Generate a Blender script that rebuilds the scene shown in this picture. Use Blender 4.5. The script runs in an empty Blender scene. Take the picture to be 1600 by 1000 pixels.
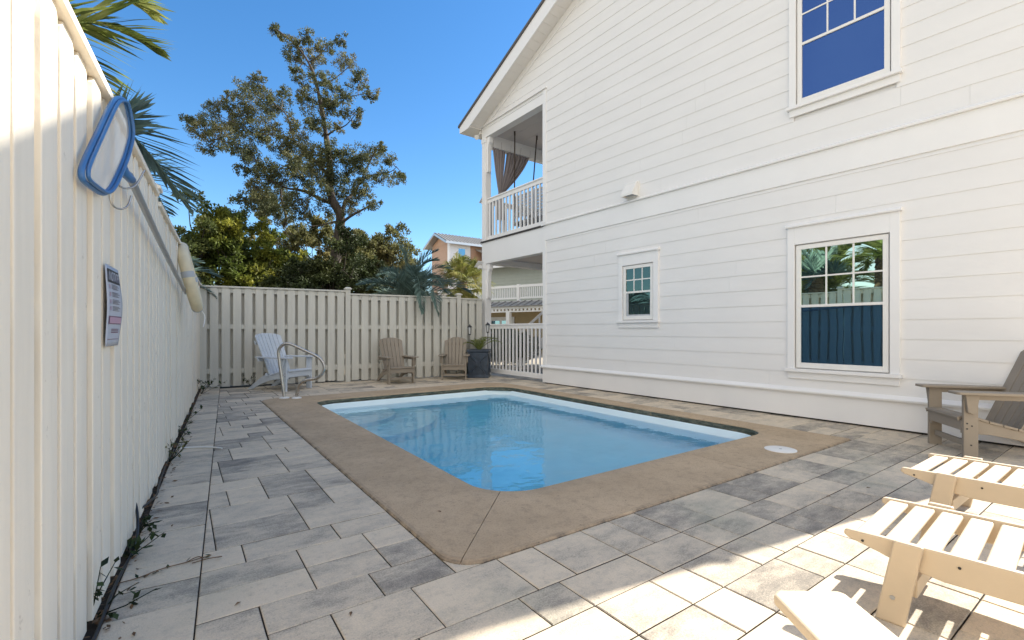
import bpy, math, random
from mathutils import Vector, Matrix, noise
R = math.radians
sc = bpy.context.scene
C = sc.collection

# ------------------------------------------------------------ camera, sky, sun, exposure
F, CH, HY = 735.0, 1.1, 516.5          # focal length and horizon of the 1600 px wide photograph, camera height
cam = bpy.data.objects.new('camera', bpy.data.cameras.new('camera'))
C.objects.link(cam); sc.camera = cam
cam.location = (0, 0, CH); cam.rotation_euler = (R(90), 0, 0)
cam.data.sensor_width = 36; cam.data.lens = 36 * F / 1600
cam.data.shift_y = (HY - 500) / 1600
cam.data.clip_start = 0.02; cam.data.clip_end = 2000

SUN_EL, SUN_AZ = 37.1, 64.4            # azimuth from +Y towards +X
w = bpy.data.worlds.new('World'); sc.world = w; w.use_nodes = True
nt = w.node_tree
sky = nt.nodes.new('ShaderNodeTexSky'); sky.sky_type = 'NISHITA'; sky.sun_disc = False
sky.sun_elevation = R(SUN_EL); sky.sun_rotation = R(SUN_AZ)
sky.air_density = 1.0; sky.dust_density = 0.25; sky.ozone_density = 2.5; sky.altitude = 0
hs = nt.nodes.new('ShaderNodeHueSaturation'); hs.inputs['Saturation'].default_value = 1.28; hs.inputs['Value'].default_value = 0.86
nt.links.new(sky.outputs[0], hs.inputs['Color'])
# unseen cloud added behind the camera to brighten the shaded wall; front stays clear blue
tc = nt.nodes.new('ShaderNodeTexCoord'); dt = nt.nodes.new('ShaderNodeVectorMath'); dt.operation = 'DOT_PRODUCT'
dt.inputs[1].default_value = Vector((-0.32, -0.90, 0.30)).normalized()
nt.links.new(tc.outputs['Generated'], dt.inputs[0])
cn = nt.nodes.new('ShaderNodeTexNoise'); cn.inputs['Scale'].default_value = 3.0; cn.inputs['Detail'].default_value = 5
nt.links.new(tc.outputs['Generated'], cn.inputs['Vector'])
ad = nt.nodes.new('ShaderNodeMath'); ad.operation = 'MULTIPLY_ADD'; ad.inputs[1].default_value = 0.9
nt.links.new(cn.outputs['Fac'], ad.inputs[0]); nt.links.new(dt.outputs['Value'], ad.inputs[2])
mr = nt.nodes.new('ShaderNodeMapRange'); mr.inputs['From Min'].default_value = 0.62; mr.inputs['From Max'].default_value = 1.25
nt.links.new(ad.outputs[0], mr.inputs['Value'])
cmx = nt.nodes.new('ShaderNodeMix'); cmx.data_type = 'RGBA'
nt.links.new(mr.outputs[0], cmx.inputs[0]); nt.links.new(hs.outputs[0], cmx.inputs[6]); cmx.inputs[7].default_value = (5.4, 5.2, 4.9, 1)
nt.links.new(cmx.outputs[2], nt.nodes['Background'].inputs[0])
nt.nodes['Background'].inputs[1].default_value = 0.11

sl = bpy.data.lights.new('sun', 'SUN'); sun = bpy.data.objects.new('sun', sl); C.objects.link(sun)
sl.energy = 4.6; sl.angle = R(0.55); sl.color = (1.0, 0.93, 0.82)
sd = Vector((math.sin(R(SUN_AZ)) * math.cos(R(SUN_EL)), math.cos(R(SUN_AZ)) * math.cos(R(SUN_EL)), math.sin(R(SUN_EL))))
sun.rotation_euler = sd.to_track_quat('Z', 'Y').to_euler(); sun.location = sd * 60

sc.view_settings.view_transform = 'Standard'; sc.view_settings.look = 'None'
sc.view_settings.exposure = 1.36; sc.view_settings.gamma = 1; sc.view_settings.use_curve_mapping = False
cy = sc.cycles
cy.max_bounces = 12; cy.diffuse_bounces = 5; cy.glossy_bounces = 5; cy.transmission_bounces = 8; cy.transparent_max_bounces = 24
cy.caustics_reflective = True; cy.caustics_refractive = True
cy.sample_clamp_indirect = 6; cy.use_denoising = True; cy.blur_glossy = 0.3

# ------------------------------------------------------------ helpers
def at(px, py, Y):                      # a point of the place, Y metres in front of the camera
    return Vector(((px - 800) / F * Y, Y, CH + (HY - py) / F * Y))

class MB:
    def __init__(s): s.v = []; s.f = []; s.tone = None
    def poly(s, pts):
        n = len(s.v); s.v += [tuple(p) for p in pts]; s.f.append(tuple(range(n, n + len(pts)))); return s
    def box(s, c, d, rot=None):          # centre, full size
        x, y, z = d[0] / 2, d[1] / 2, d[2] / 2
        p = [Vector(q) for q in ((-x,-y,-z),(x,-y,-z),(x,y,-z),(-x,y,-z),(-x,-y,z),(x,-y,z),(x,y,z),(-x,y,z))]
        if rot is not None: p = [rot @ q for q in p]
        n = len(s.v); s.v += [tuple(q + Vector(c)) for q in p]
        s.f += [tuple(n + i for i in f) for f in ((0,3,2,1),(4,5,6,7),(0,1,5,4),(1,2,6,5),(2,3,7,6),(3,0,4,7))]; return s
    def bx(s, x0, x1, y0, y1, z0, z1):
        return s.box(((x0+x1)/2, (y0+y1)/2, (z0+z1)/2), (x1-x0, y1-y0, z1-z0))
    def prism(s, pts, ext):              # closed polygon (3D points) extruded by vector ext
        n = len(s.v); k = len(pts); e = Vector(ext)
        s.v += [tuple(Vector(p)) for p in pts] + [tuple(Vector(p) + e) for p in pts]
        s.f.append(tuple(range(n + k - 1, n - 1, -1))); s.f.append(tuple(range(n + k, n + 2 * k)))
        for i in range(k):
            j = (i + 1) % k; s.f.append((n + i, n + j, n + k + j, n + k + i))
        return s
    def tube(s, pts, r, seg=8, cap=True, closed=False):
        pts = [Vector(p) for p in pts]; n0 = len(s.v); k = len(pts)
        rr = r if isinstance(r, (list, tuple)) else [r] * k
        up = None
        for i, p in enumerate(pts):
            a = pts[(i - 1) % k] if (closed or i > 0) else p
            b = pts[(i + 1) % k] if (closed or i < k - 1) else p
            t = (b - a)
            t = t.normalized() if t.length > 1e-9 else Vector((0, 0, 1))
            if up is None:
                up = Vector((0, 0, 1)) if abs(t.z) < 0.9 else Vector((1, 0, 0))
            u = (up - t * up.dot(t))
            u = u.normalized() if u.length > 1e-6 else t.orthogonal().normalized()
            up = u; v = t.cross(u)
            for q in range(seg):
                an = 2 * math.pi * q / seg
                s.v.append(tuple(p + (u * math.cos(an) + v * math.sin(an)) * rr[i]))
        m = k if closed else k - 1
        for i in range(m):
            i2 = (i + 1) % k
            for q in range(seg):
                q2 = (q + 1) % seg
                s.f.append((n0 + i*seg + q, n0 + i*seg + q2, n0 + i2*seg + q2, n0 + i2*seg + q))
        if cap and not closed:
            s.f.append(tuple(n0 + q for q in reversed(range(seg)))); s.f.append(tuple(n0 + (k-1)*seg + q for q in range(seg)))
        return s
    def lathe(s, prof, c=(0, 0, 0), seg=24):
        n0 = len(s.v); c = Vector(c)
        for (r, z) in prof:
            for q in range(seg):
                an = 2 * math.pi * q / seg; s.v.append((c.x + r*math.cos(an), c.y + r*math.sin(an), c.z + z))
        for i in range(len(prof) - 1):
            for q in range(seg):
                q2 = (q + 1) % seg
                s.f.append((n0 + i*seg + q, n0 + i*seg + q2, n0 + (i+1)*seg + q2, n0 + (i+1)*seg + q))
        s.f.append(tuple(n0 + q for q in reversed(range(seg)))); s.f.append(tuple(n0 + (len(prof)-1)*seg + q for q in range(seg)))
        return s
    def xf(s, M):                        # transform all
        s.v = [tuple(M @ Vector(p)) for p in s.v]; return s
    def build(s, name, mat, parent=None, bevel=0, smooth=None, seg=2):
        me = bpy.data.meshes.new(name); me.from_pydata(s.v, [], s.f); me.materials.append(mat)
        if s.tone is not None:
            at_ = me.attributes.new('tone', 'FLOAT', 'FACE'); at_.data.foreach_set('value', s.tone)
        o = bpy.data.objects.new(name, me); C.objects.link(o)
        if parent is not None: o.parent = parent
        if smooth is not None:
            me.polygons.foreach_set('use_smooth', [True] * len(me.polygons))
            try: me.set_sharp_from_angle(angle=R(smooth))
            except Exception: pass
        if bevel:
            b = o.modifiers.new('bevel', 'BEVEL'); b.width = bevel; b.segments = seg; b.limit_method = 'ANGLE'; b.angle_limit = R(35)
        return o

def tag(o, label, cat, group=None):
    o['label'] = label; o['category'] = cat
    if group: o['group'] = group
    return o
def thing(name, label, cat, loc=(0, 0, 0), rz=0, group=None):
    o = bpy.data.objects.new(name, None); C.objects.link(o); o.empty_display_size = 0.1
    o.location = loc; o.rotation_euler = (0, 0, rz)
    return tag(o, label, cat, group)
def struct(o, kind='structure'): o['kind'] = kind; return o
KIDS = {}
def copy_tree(o, parent=None):
    c = o.copy(); C.objects.link(c); c.parent = parent
    for ch in list(o.children): copy_tree(ch, c)
    return c

# ------------------------------------------------------------ materials
class NT:
    def __init__(s, name):
        s.m = bpy.data.materials.new(name); s.m.use_nodes = True; s.t = s.m.node_tree; s.b = s.t.nodes['Principled BSDF']
        s.out = s.t.nodes['Material Output']
    def n(s, kind, **kw):
        x = s.t.nodes.new(kind)
        for k, v in kw.items(): setattr(x, k, v)
        return x
    def l(s, a, b): s.t.links.new(a, b)
    def obj(s): 
        return s.n('ShaderNodeTexCoord').outputs['Object']
    def mapped(s, scale, src=None):
        mp = s.n('ShaderNodeMapping'); mp.inputs['Scale'].default_value = scale
        s.l(src or s.obj(), mp.inputs['Vector']); return mp.outputs[0]
    def noise(s, vec, scale, detail=4, rough=0.55, dist=0.0):
        x = s.n('ShaderNodeTexNoise'); x.inputs['Scale'].default_value = scale; x.inputs['Detail'].default_value = detail
        x.inputs['Roughness'].default_value = rough; x.inputs['Distortion'].default_value = dist
        s.l(vec, x.inputs['Vector']); return x.outputs['Fac']
    def ramp(s, fac, stops):
        x = s.n('ShaderNodeValToRGB'); e = x.color_ramp.elements
        while len(e) < len(stops): e.new(0.5)
        for i, (p, c) in enumerate(stops):
            e[i].position = p; e[i].color = (c[0], c[1], c[2], 1) if not isinstance(c, float) else (c, c, c, 1)
        s.l(fac, x.inputs[0]); return x.outputs[0]
    def mix(s, fac, a, b, mode='MIX'):
        x = s.n('ShaderNodeMix', data_type='RGBA', blend_type=mode)
        for inp, v in ((0, fac), (6, a), (7, b)):
            if hasattr(v, 'links'): s.l(v, x.inputs[inp])
            elif isinstance(v, (int, float)): x.inputs[inp].default_value = v
            else: x.inputs[inp].default_value = (v[0], v[1], v[2], 1)
        return x.outputs[2]
    def math(s, op, a, b=0.0, c=0.0):
        x = s.n('ShaderNodeMath', operation=op)
        for i, v in enumerate((a, b, c)):
            if hasattr(v, 'links'): s.l(v, x.inputs[i])
            else: x.inputs[i].default_value = v
        return x.outputs[0]
    def bump(s, h, strength, dist=0.01):
        x = s.n('ShaderNodeBump'); x.inputs['Strength'].default_value = strength; x.inputs['Distance'].default_value = dist
        s.l(h, x.inputs['Height']); s.l(x.outputs[0], s.b.inputs['Normal']); return x
    def col(s, c):
        if hasattr(c, 'links'): s.l(c, s.b.inputs['Base Color'])
        else: s.b.inputs['Base Color'].default_value = (c[0], c[1], c[2], 1)
        return s
    def rough(s, r): 
        if hasattr(r, 'links'): s.l(r, s.b.inputs['Roughness'])
        else: s.b.inputs['Roughness'].default_value = r
        return s

def painted(name, c, var=0.06, scale=(3, 3, 3), rough=0.5, bump=0.05, grain=60, streak=None, dirt=None):
    t = NT(name); v = t.mapped(scale)
    f = t.noise(v, 2.0, 5)
    lo = tuple(x * (1 - var) for x in c); hi = tuple(min(1, x * (1 + var)) for x in c)
    colr = t.ramp(f, [(0.3, lo), (0.7, hi)])
    if streak:
        sv = t.mapped(streak); g = t.noise(sv, 1.0, 6, 0.6)
        m = t.ramp(g, [(0.56, (0, 0, 0)), (0.78, (1, 1, 1))])
        colr = t.mix(t.math('MULTIPLY', m, 0.30), colr, tuple(x * 0.62 for x in c))
    if dirt:
        sv = t.mapped((1, 1, 1)); g = t.noise(sv, dirt[0], 8, 0.7)
        m = t.ramp(g, [(dirt[1], (0, 0, 0)), (dirt[1] + 0.1, (1, 1, 1))])
        colr = t.mix(t.math('MULTIPLY', m, dirt[3]), colr, dirt[2])
    t.col(colr); t.rough(rough)
    if bump: t.bump(t.noise(t.mapped((1, 1, 1)), grain, 4), bump, 0.004)
    return t.m

M = {}
M['siding'] = painted('white_siding_paint', (0.765, 0.76, 0.752), 0.025, (0.6, 0.6, 2), 0.55, 0.08, 90)
M['trim'] = painted('white_trim_paint', (0.80, 0.798, 0.793), 0.02, (1, 1, 1), 0.45, 0.03, 70)
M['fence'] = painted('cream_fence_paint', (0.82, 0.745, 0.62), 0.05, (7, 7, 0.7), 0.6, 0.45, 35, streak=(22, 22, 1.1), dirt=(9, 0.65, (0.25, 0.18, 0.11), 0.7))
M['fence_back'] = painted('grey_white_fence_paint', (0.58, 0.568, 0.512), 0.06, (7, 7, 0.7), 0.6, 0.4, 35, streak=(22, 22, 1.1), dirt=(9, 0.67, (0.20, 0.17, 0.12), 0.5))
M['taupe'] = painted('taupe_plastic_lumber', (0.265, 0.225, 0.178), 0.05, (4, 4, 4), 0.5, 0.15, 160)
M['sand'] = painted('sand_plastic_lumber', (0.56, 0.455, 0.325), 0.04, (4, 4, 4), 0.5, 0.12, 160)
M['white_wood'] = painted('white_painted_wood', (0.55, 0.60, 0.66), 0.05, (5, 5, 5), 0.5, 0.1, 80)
M['dark'] = painted('black_metal', (0.02, 0.02, 0.022), 0.1, (4, 4, 4), 0.45, 0)
M['brown_flash'] = painted('brown_flashing', (0.035, 0.025, 0.02), 0.2, (4, 4, 4), 0.5, 0)
M['shingle'] = painted('roof_shingle', (0.10, 0.095, 0.095), 0.3, (30, 30, 30), 0.8, 0.3, 120)
M['soffit'] = painted('soffit_panel', (0.76, 0.74, 0.71), 0.02, (1, 1, 1), 0.55, 0)
M['porch_ceiling'] = painted('porch_ceiling_paint', (0.62, 0.57, 0.54), 0.02, (1, 1, 1), 0.5, 0)
M['porch_floor'] = painted('porch_floor_boards', (0.30, 0.29, 0.28), 0.1, (6, 6, 6), 0.6, 0)
M['curtain'] = painted('taupe_curtain_cloth', (0.33, 0.295, 0.30), 0.05, (8, 8, 8), 0.85, 0.1, 300)
M['planter'] = painted('leaden_blue_planter', (0.035, 0.052, 0.078), 0.35, (6, 6, 6), 0.4, 0.2, 60, dirt=(5, 0.62, (0.16, 0.18, 0.20), 0.5))
M['white_plastic'] = painted('white_plastic', (0.78, 0.77, 0.74), 0.03, (3, 3, 3), 0.4, 0)
M['cream_foam'] = painted('weathered_buoy_skin', (0.72, 0.62, 0.42), 0.07, (6, 6, 6), 0.5, 0.1, 60)
M['grey_band'] = painted('grey_reflective_band', (0.42, 0.44, 0.46), 0.05, (6, 6, 6), 0.4, 0)
M['blue_plastic'] = painted('blue_plastic', (0.045, 0.15, 0.36), 0.12, (6, 6, 6), 0.35, 0)
M['rope'] = painted('dark_rope', (0.05, 0.035, 0.025), 0.3, (40, 40, 40), 0.8, 0)
M['grey_wood'] = painted('grey_swing_paint', (0.33, 0.34, 0.36), 0.05, (5, 5, 5), 0.55, 0)
M['peach'] = painted('peach_siding', (0.47, 0.305, 0.21), 0.04, (2, 2, 2), 0.6, 0)
M['sage'] = painted('sage_siding', (0.40, 0.42, 0.36), 0.04, (2, 2, 2), 0.6, 0)
M['ochre'] = painted('ochre_siding', (0.44, 0.34, 0.19), 0.04, (2, 2, 2), 0.6, 0)
M['metal_roof'] = painted('pale_metal_roof', (0.24, 0.235, 0.225), 0.1, (3, 3, 3), 0.4, 0)
M['bark'] = painted('tree_bark', (0.055, 0.044, 0.034), 0.5, (8, 8, 2), 0.9, 0.8, 25)
M['palm_bark'] = painted('palm_trunk', (0.14, 0.095, 0.055), 0.5, (9, 9, 14), 0.9, 0.8, 30)
M['soil'] = painted('dark_soil', (0.028, 0.022, 0.017), 0.5, (9, 9, 9), 0.95, 0.6, 30)
M['nail'] = painted('rusty_nail', (0.20, 0.14, 0.09), 0.3, (9, 9, 9), 0.7, 0)
M['hose'] = painted('black_tubing', (0.012, 0.013, 0.016), 0.1, (4, 4, 4), 0.4, 0)

def leafmat(name, c1, c2, c3=None, trans=0.25, sc_=1.2):
    t = NT(name)
    f = t.noise(t.mapped((1, 1, 1)), sc_, 3)
    stops = [(0.30, c1), (0.50, c2)] + ([(0.64, c3)] if c3 else [])
    base = t.ramp(f, stops)
    at_ = t.n('ShaderNodeAttribute', attribute_name='tone')
    v = t.math('MULTIPLY_ADD', at_.outputs['Fac'], 1.1, 0.45)
    hsv = t.n('ShaderNodeHueSaturation'); t.l(base, hsv.inputs['Color']); t.l(v, hsv.inputs['Value'])
    t.col(hsv.outputs[0]); t.rough(0.6); t.b.inputs['Specular IOR Level'].default_value = 0.25
    tr = t.n('ShaderNodeBsdfTranslucent'); t.l(hsv.outputs[0], tr.inputs['Color'])
    mx = t.n('ShaderNodeMixShader'); mx.inputs[0].default_value = trans
    t.l(t.b.outputs[0], mx.inputs[1]); t.l(tr.outputs[0], mx.inputs[2]); t.l(mx.outputs[0], t.out.inputs[0])
    return t.m
M['oak_leaf'] = leafmat('oak_leaves', (0.058, 0.072, 0.034), (0.11, 0.122, 0.054), (0.17, 0.16, 0.075), 0.32)
M['yellow_leaf'] = leafmat('yellow_green_leaves', (0.045, 0.075, 0.016), (0.11, 0.14, 0.026), (0.26, 0.25, 0.035), 0.4, 0.9)
M['deep_leaf'] = leafmat('deep_green_leaves', (0.018, 0.028, 0.010), (0.038, 0.052, 0.016), (0.065, 0.075, 0.022), 0.2)
M['dark_leaf'] = leafmat('dark_green_leaves', (0.05, 0.07, 0.022), (0.10, 0.125, 0.038), (0.16, 0.16, 0.05), 0.38)
M['brown_leaf'] = leafmat('olive_brown_leaves', (0.08, 0.088, 0.034), (0.16, 0.158, 0.06), (0.24, 0.21, 0.09), 0.38, 0.9)
M['palm_green'] = leafmat('palm_leaflets', (0.09, 0.125, 0.03), (0.20, 0.24, 0.06), (0.36, 0.36, 0.14), 0.45, 4)
M['palm_blue'] = leafmat('blue_green_palm_leaflets', (0.075, 0.125, 0.115), (0.15, 0.225, 0.195), None, 0.2, 3)
M['palm_sun'] = leafmat('fan_palm_leaves', (0.09, 0.11, 0.025), (0.21, 0.22, 0.055), (0.30, 0.27, 0.10), 0.3, 2)
M['weed'] = leafmat('weed_leaves', (0.018, 0.030, 0.012), (0.035, 0.055, 0.018), None, 0.2, 8)
M['dry'] = painted('dry_leaves', (0.15, 0.085, 0.04), 0.4, (20, 20, 20), 0.8, 0)

t = NT('stainless_steel'); t.col((0.52, 0.49, 0.45)); t.b.inputs['Metallic'].default_value = 1
t.rough(t.ramp(t.noise(t.mapped((6, 6, 6)), 3, 4), [(0.3, 0.22), (0.7, 0.38)])); M['steel'] = t.m
t = NT('dull_aluminium'); t.col((0.50, 0.51, 0.52)); t.b.inputs['Metallic'].default_value = 0.9; t.rough(0.42); M['alu'] = t.m

# window glass: dark inside, strong mirror of what stands opposite
def glassmat(name, tint, body, refl):
    t = NT(name); t.col(body); t.rough(0.6); t.b.inputs['Specular IOR Level'].default_value = 0.2
    g = t.n('ShaderNodeBsdfGlossy'); g.inputs['Color'].default_value = (*tint, 1); g.inputs['Roughness'].default_value = 0.0
    bp = t.n('ShaderNodeBump'); bp.inputs['Strength'].default_value = 0.02; bp.inputs['Distance'].default_value = 0.05
    t.l(t.noise(t.mapped((1.2, 1.2, 1.2)), 1.5, 1), bp.inputs['Height']); t.l(bp.outputs[0], g.inputs['Normal'])
    lw = t.n('ShaderNodeFresnel'); lw.inputs[0].default_value = 1.5
    fac = t.math('ADD', lw.outputs[0], refl)
    mx = t.n('ShaderNodeMixShader'); t.l(fac, mx.inputs[0]); t.l(t.b.outputs[0], mx.inputs[1]); t.l(g.outputs[0], mx.inputs[2])
    t.l(mx.outputs[0], t.out.inputs[0]); return t.m
M['glass'] = glassmat('window_glass', (0.72, 0.92, 0.80), (0.006, 0.010, 0.012), 0.62)
M['glass_blue'] = glassmat('blue_filmed_glass', (0.10, 0.25, 0.40), (0.004, 0.012, 0.025), 0.42)
M['glass_sky'] = glassmat('deep_blue_glass', (0.075, 0.18, 0.52), (0.004, 0.010, 0.035), 0.42)
M['glass_dark'] = glassmat('dark_screened_glass', (0.16, 0.28, 0.27), (0.006, 0.012, 0.014), 0.30)
M['far_glass'] = glassmat('far_window_glass', (0.45, 0.8, 1.0), (0.02, 0.06, 0.10), 0.35)

# pavers: pale blend with dark grey clouds drawn out along each stone
t = NT('blended_concrete_pavers')
at_ = t.n('ShaderNodeAttribute', attribute_name='tone')
geo = t.obj(); sep = t.n('ShaderNodeSeparateXYZ'); t.l(geo, sep.inputs[0])
cmb = t.n('ShaderNodeCombineXYZ')
t.l(t.math('MULTIPLY', sep.outputs[0], 2.6), cmb.inputs[0]); t.l(t.math('MULTIPLY', sep.outputs[1], 5.2), cmb.inputs[1])
t.l(t.math('MULTIPLY', at_.outputs['Fac'], 90.0), cmb.inputs[2])
cl = t.noise(cmb.outputs[0], 1.25, 9, 0.72, 0.15)
off = t.math('MULTIPLY_ADD', at_.outputs['Fac'], 0.30, -0.15)
grit = t.noise(t.mapped((1, 1, 1)), 130, 2, 0.8)
f = t.math('ADD', t.math('ADD', cl, off), t.math('MULTIPLY_ADD', grit, 0.44, -0.22))
base = t.ramp(f, [(0.34, (0.73, 0.615, 0.465)), (0.50, (0.60, 0.515, 0.40)), (0.62, (0.40, 0.352, 0.285)), (0.78, (0.21, 0.188, 0.16))])
fine = t.noise(t.mapped((1, 1, 1)), 170, 3, 0.7)
base = t.mix(0.35, base, t.ramp(fine, [(0.3, (0.55, 0.55, 0.55)), (0.7, (1.0, 1.0, 1.0))]), 'MULTIPLY')
pit = t.noise(t.mapped((1, 1, 1)), 60, 3, 0.6)
base = t.mix(t.math('MULTIPLY', t.ramp(pit, [(0.66, (0, 0, 0)), (0.72, (1, 1, 1))]), 0.35), base, (0.12, 0.11, 0.10))
grm = t.noise(t.mapped((1, 1, 1)), 22, 6, 0.75)
base = t.mix(t.math('MULTIPLY', t.ramp(grm, [(0.52, (0, 0, 0)), (0.70, (1, 1, 1))]), 0.38), base, (0.26, 0.23, 0.19))
moss = t.noise(t.mapped((1, 1, 1)), 0.9, 4)
base = t.mix(t.math('MULTIPLY', t.ramp(moss, [(0.58, (0, 0, 0)), (0.72, (1, 1, 1))]), 0.30), base, (0.22, 0.26, 0.20))
side = t.math('LESS_THAN', at_.outputs['Fac'], -0.5)
base = t.mix(side, base, (0.06, 0.047, 0.034))
t.col(base); t.rough(0.85); t.bump(t.math('ADD', fine, t.math('MULTIPLY', grm, 0.8)), 0.5, 0.005); M['paver'] = t.m

# coping: worn brown concrete
t = NT('brown_coping_concrete'); v = t.mapped((1, 1, 1))
base = t.ramp(t.noise(v, 1.4, 6, 0.6), [(0.3, (0.40, 0.295, 0.185)), (0.7, (0.57, 0.425, 0.275))])
sp = t.noise(v, 95, 3, 0.7)
base = t.mix(0.5, base, t.ramp(sp, [(0.30, (0.45, 0.43, 0.40)), (0.5, (1, 1, 1))]), 'MULTIPLY')
big = t.ramp(t.noise(v, 38, 2, 0.5), [(0.735, (0, 0, 0)), (0.75, (1, 1, 1))])
base = t.mix(t.math('MULTIPLY', big, 0.7), base, (0.05, 0.04, 0.03))
mot = t.noise(v, 14, 7, 0.75)
base = t.mix(t.math('MULTIPLY', t.ramp(mot, [(0.50, (0, 0, 0)), (0.68, (1, 1, 1))]), 0.40), base, (0.19, 0.145, 0.10))
grime = t.ramp(t.noise(v, 2.6, 8, 0.75, 0.6), [(0.60, (0, 0, 0)), (0.75, (1, 1, 1))])
base = t.mix(t.math('MULTIPLY', grime, 0.4), base, (0.12, 0.105, 0.085))
# dirt gathered along the outer edge
at_ = t.n('ShaderNodeAttribute', attribute_name='tone')
edge = t.math('MULTIPLY', at_.outputs['Fac'], t.ramp(t.noise(v, 9, 6, 0.7), [(0.35, (0, 0, 0)), (0.6, (1, 1, 1))]))
base = t.mix(edge, base, (0.05, 0.043, 0.036))
t.col(base); t.rough(0.8); t.bump(t.math('ADD', sp, mot), 0.5, 0.004); M['coping'] = t.m
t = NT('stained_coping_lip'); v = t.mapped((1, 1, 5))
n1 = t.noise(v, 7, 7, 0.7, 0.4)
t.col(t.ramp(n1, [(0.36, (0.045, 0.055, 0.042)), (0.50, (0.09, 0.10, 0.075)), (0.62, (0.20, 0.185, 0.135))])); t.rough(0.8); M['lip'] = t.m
M['shell'] = painted('pale_blue_pool_shell', (0.80, 0.92, 0.95), 0.04, (1, 1, 1), 0.35, 0)

# water
t = NT('pool_water')
t.t.nodes.remove(t.b)
gl = t.n('ShaderNodeBsdfGlass'); gl.inputs['IOR'].default_value = 1.33; gl.inputs['Roughness'].default_value = 0.0
gl.inputs['Color'].default_value = (1, 1, 1, 1)
bp = t.n('ShaderNodeBump'); bp.inputs['Strength'].default_value = 1.0; bp.inputs['Distance'].default_value = 0.010
w1 = t.noise(t.mapped((1, 1, 1)), 2.6, 3, 0.5, 0.3); w2 = t.noise(t.mapped((1, 1, 1)), 9.0, 2, 0.5)
t.l(t.math('ADD', w1, t.math('MULTIPLY', w2, 0.12)), bp.inputs['Height']); t.l(bp.outputs[0], gl.inputs['Normal'])
t.l(gl.outputs[0], t.out.inputs[0])
va = t.n('ShaderNodeVolumeAbsorption'); va.inputs['Color'].default_value = (0.028, 0.785, 0.968, 1); va.inputs['Density'].default_value = 0.55
t.l(va.outputs[0], t.out.inputs['Volume'])
M['water'] = t.m

# skimmer net cloth: fine white mesh seen as a veil
t = NT('white_net_mesh'); t.col((0.8, 0.8, 0.78)); t.rough(0.8)
tp = t.n('ShaderNodeBsdfTransparent'); mx = t.n('ShaderNodeMixShader')
mx.inputs[0].default_value = 0.58
t.l(t.b.outputs[0], mx.inputs[1]); t.l(tp.outputs[0], mx.inputs[2]); t.l(mx.outputs[0], t.out.inputs[0]); M['net'] = t.m
for nm, c in dict(sign_white=(0.44, 0.47, 0.54), sign_black=(0.03, 0.03, 0.04), sign_pink=(0.46, 0.28, 0.38), sign_plum=(0.14, 0.06, 0.12), sign_grey=(0.13, 0.125, 0.16), solar=(0.01, 0.02, 0.08), clear=(0.6, 0.62, 0.62)).items():
    M[nm] = painted(nm, c, 0.03, (5, 5, 5), 0.4, 0)
t = NT('ground_sand')
base = t.ramp(t.noise(t.mapped((1, 1, 1)), 6, 6, 0.7), [(0.3, (0.30, 0.26, 0.20)), (0.7, (0.42, 0.37, 0.29))])
t.col(base); t.rough(0.95); t.bump(t.noise(t.mapped((1, 1, 1)), 30, 4), 0.5, 0.01); M['ground'] = t.m
# ------------------------------------------------------------ ground, pavers, pool
rnd = random.Random(7)
PO = Vector((-0.255, 2.143, 0)); PA = R(35.2)              # pool corner nearest the camera; x runs along its short side, y along its long side
PM = Matrix.Translation(PO) @ Matrix.Rotation(PA, 4, 'Z')
PW, PL = 4.5, 6.5                                          # coping, outer size
IX0, IX1, IY0, IY1 = 0.655, 4.19, 0.66, 5.86               # inner edge of the coping

def rrect(x0, x1, y0, y1, rs, k=8):                        # rounded rectangle; radii for corners (x0y0, x1y0, x1y1, x0y1)
    if not isinstance(rs, (list, tuple)): rs = (rs,) * 4
    P = []
    for (cx, cy_, sx, sy, a0), r in zip(((x0, y0, 1, 1, 180), (x1, y0, -1, 1, 270), (x1, y1, -1, -1, 0), (x0, y1, 1, -1, 90)), rs):
        for i in range(k + 1):
            a = R(a0 + 90 * i / k); P.append((cx + sx*r + r*math.cos(a), cy_ + sy*r + r*math.sin(a)))
    return P

g = MB()
hx0, hx1, hy0, hy1 = 0.3, 4.4, 0.3, 6.2
B = 400
for q in (((-B,-B),(B,-B),(B,hy0),(-B,hy0)), ((-B,hy1),(B,hy1),(B,B),(-B,B)), ((-B,hy0),(hx0,hy0),(hx0,hy1),(-B,hy1)), ((hx1,hy0),(B,hy0),(B,hy1),(hx1,hy1))):
    g.poly([(x, y, -0.014) for x, y in q])
o = g.build('ground', M['ground']); o.matrix_world = PM; struct(o)
g = MB()
for q in (((-7,-9),(9,-9),(9,hy0),(-7,hy0)), ((-7,hy1),(9,hy1),(9,9),(-7,9)), ((-7,hy0),(hx0,hy0),(hx0,hy1),(-7,hy1)), ((hx1,hy0),(9,hy0),(9,hy1),(hx1,hy1))):
    g.poly([(x, y, -0.0105) for x, y in q])
o = g.build('joint_bedding', M['soil']); o.matrix_world = PM; struct(o)

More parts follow.
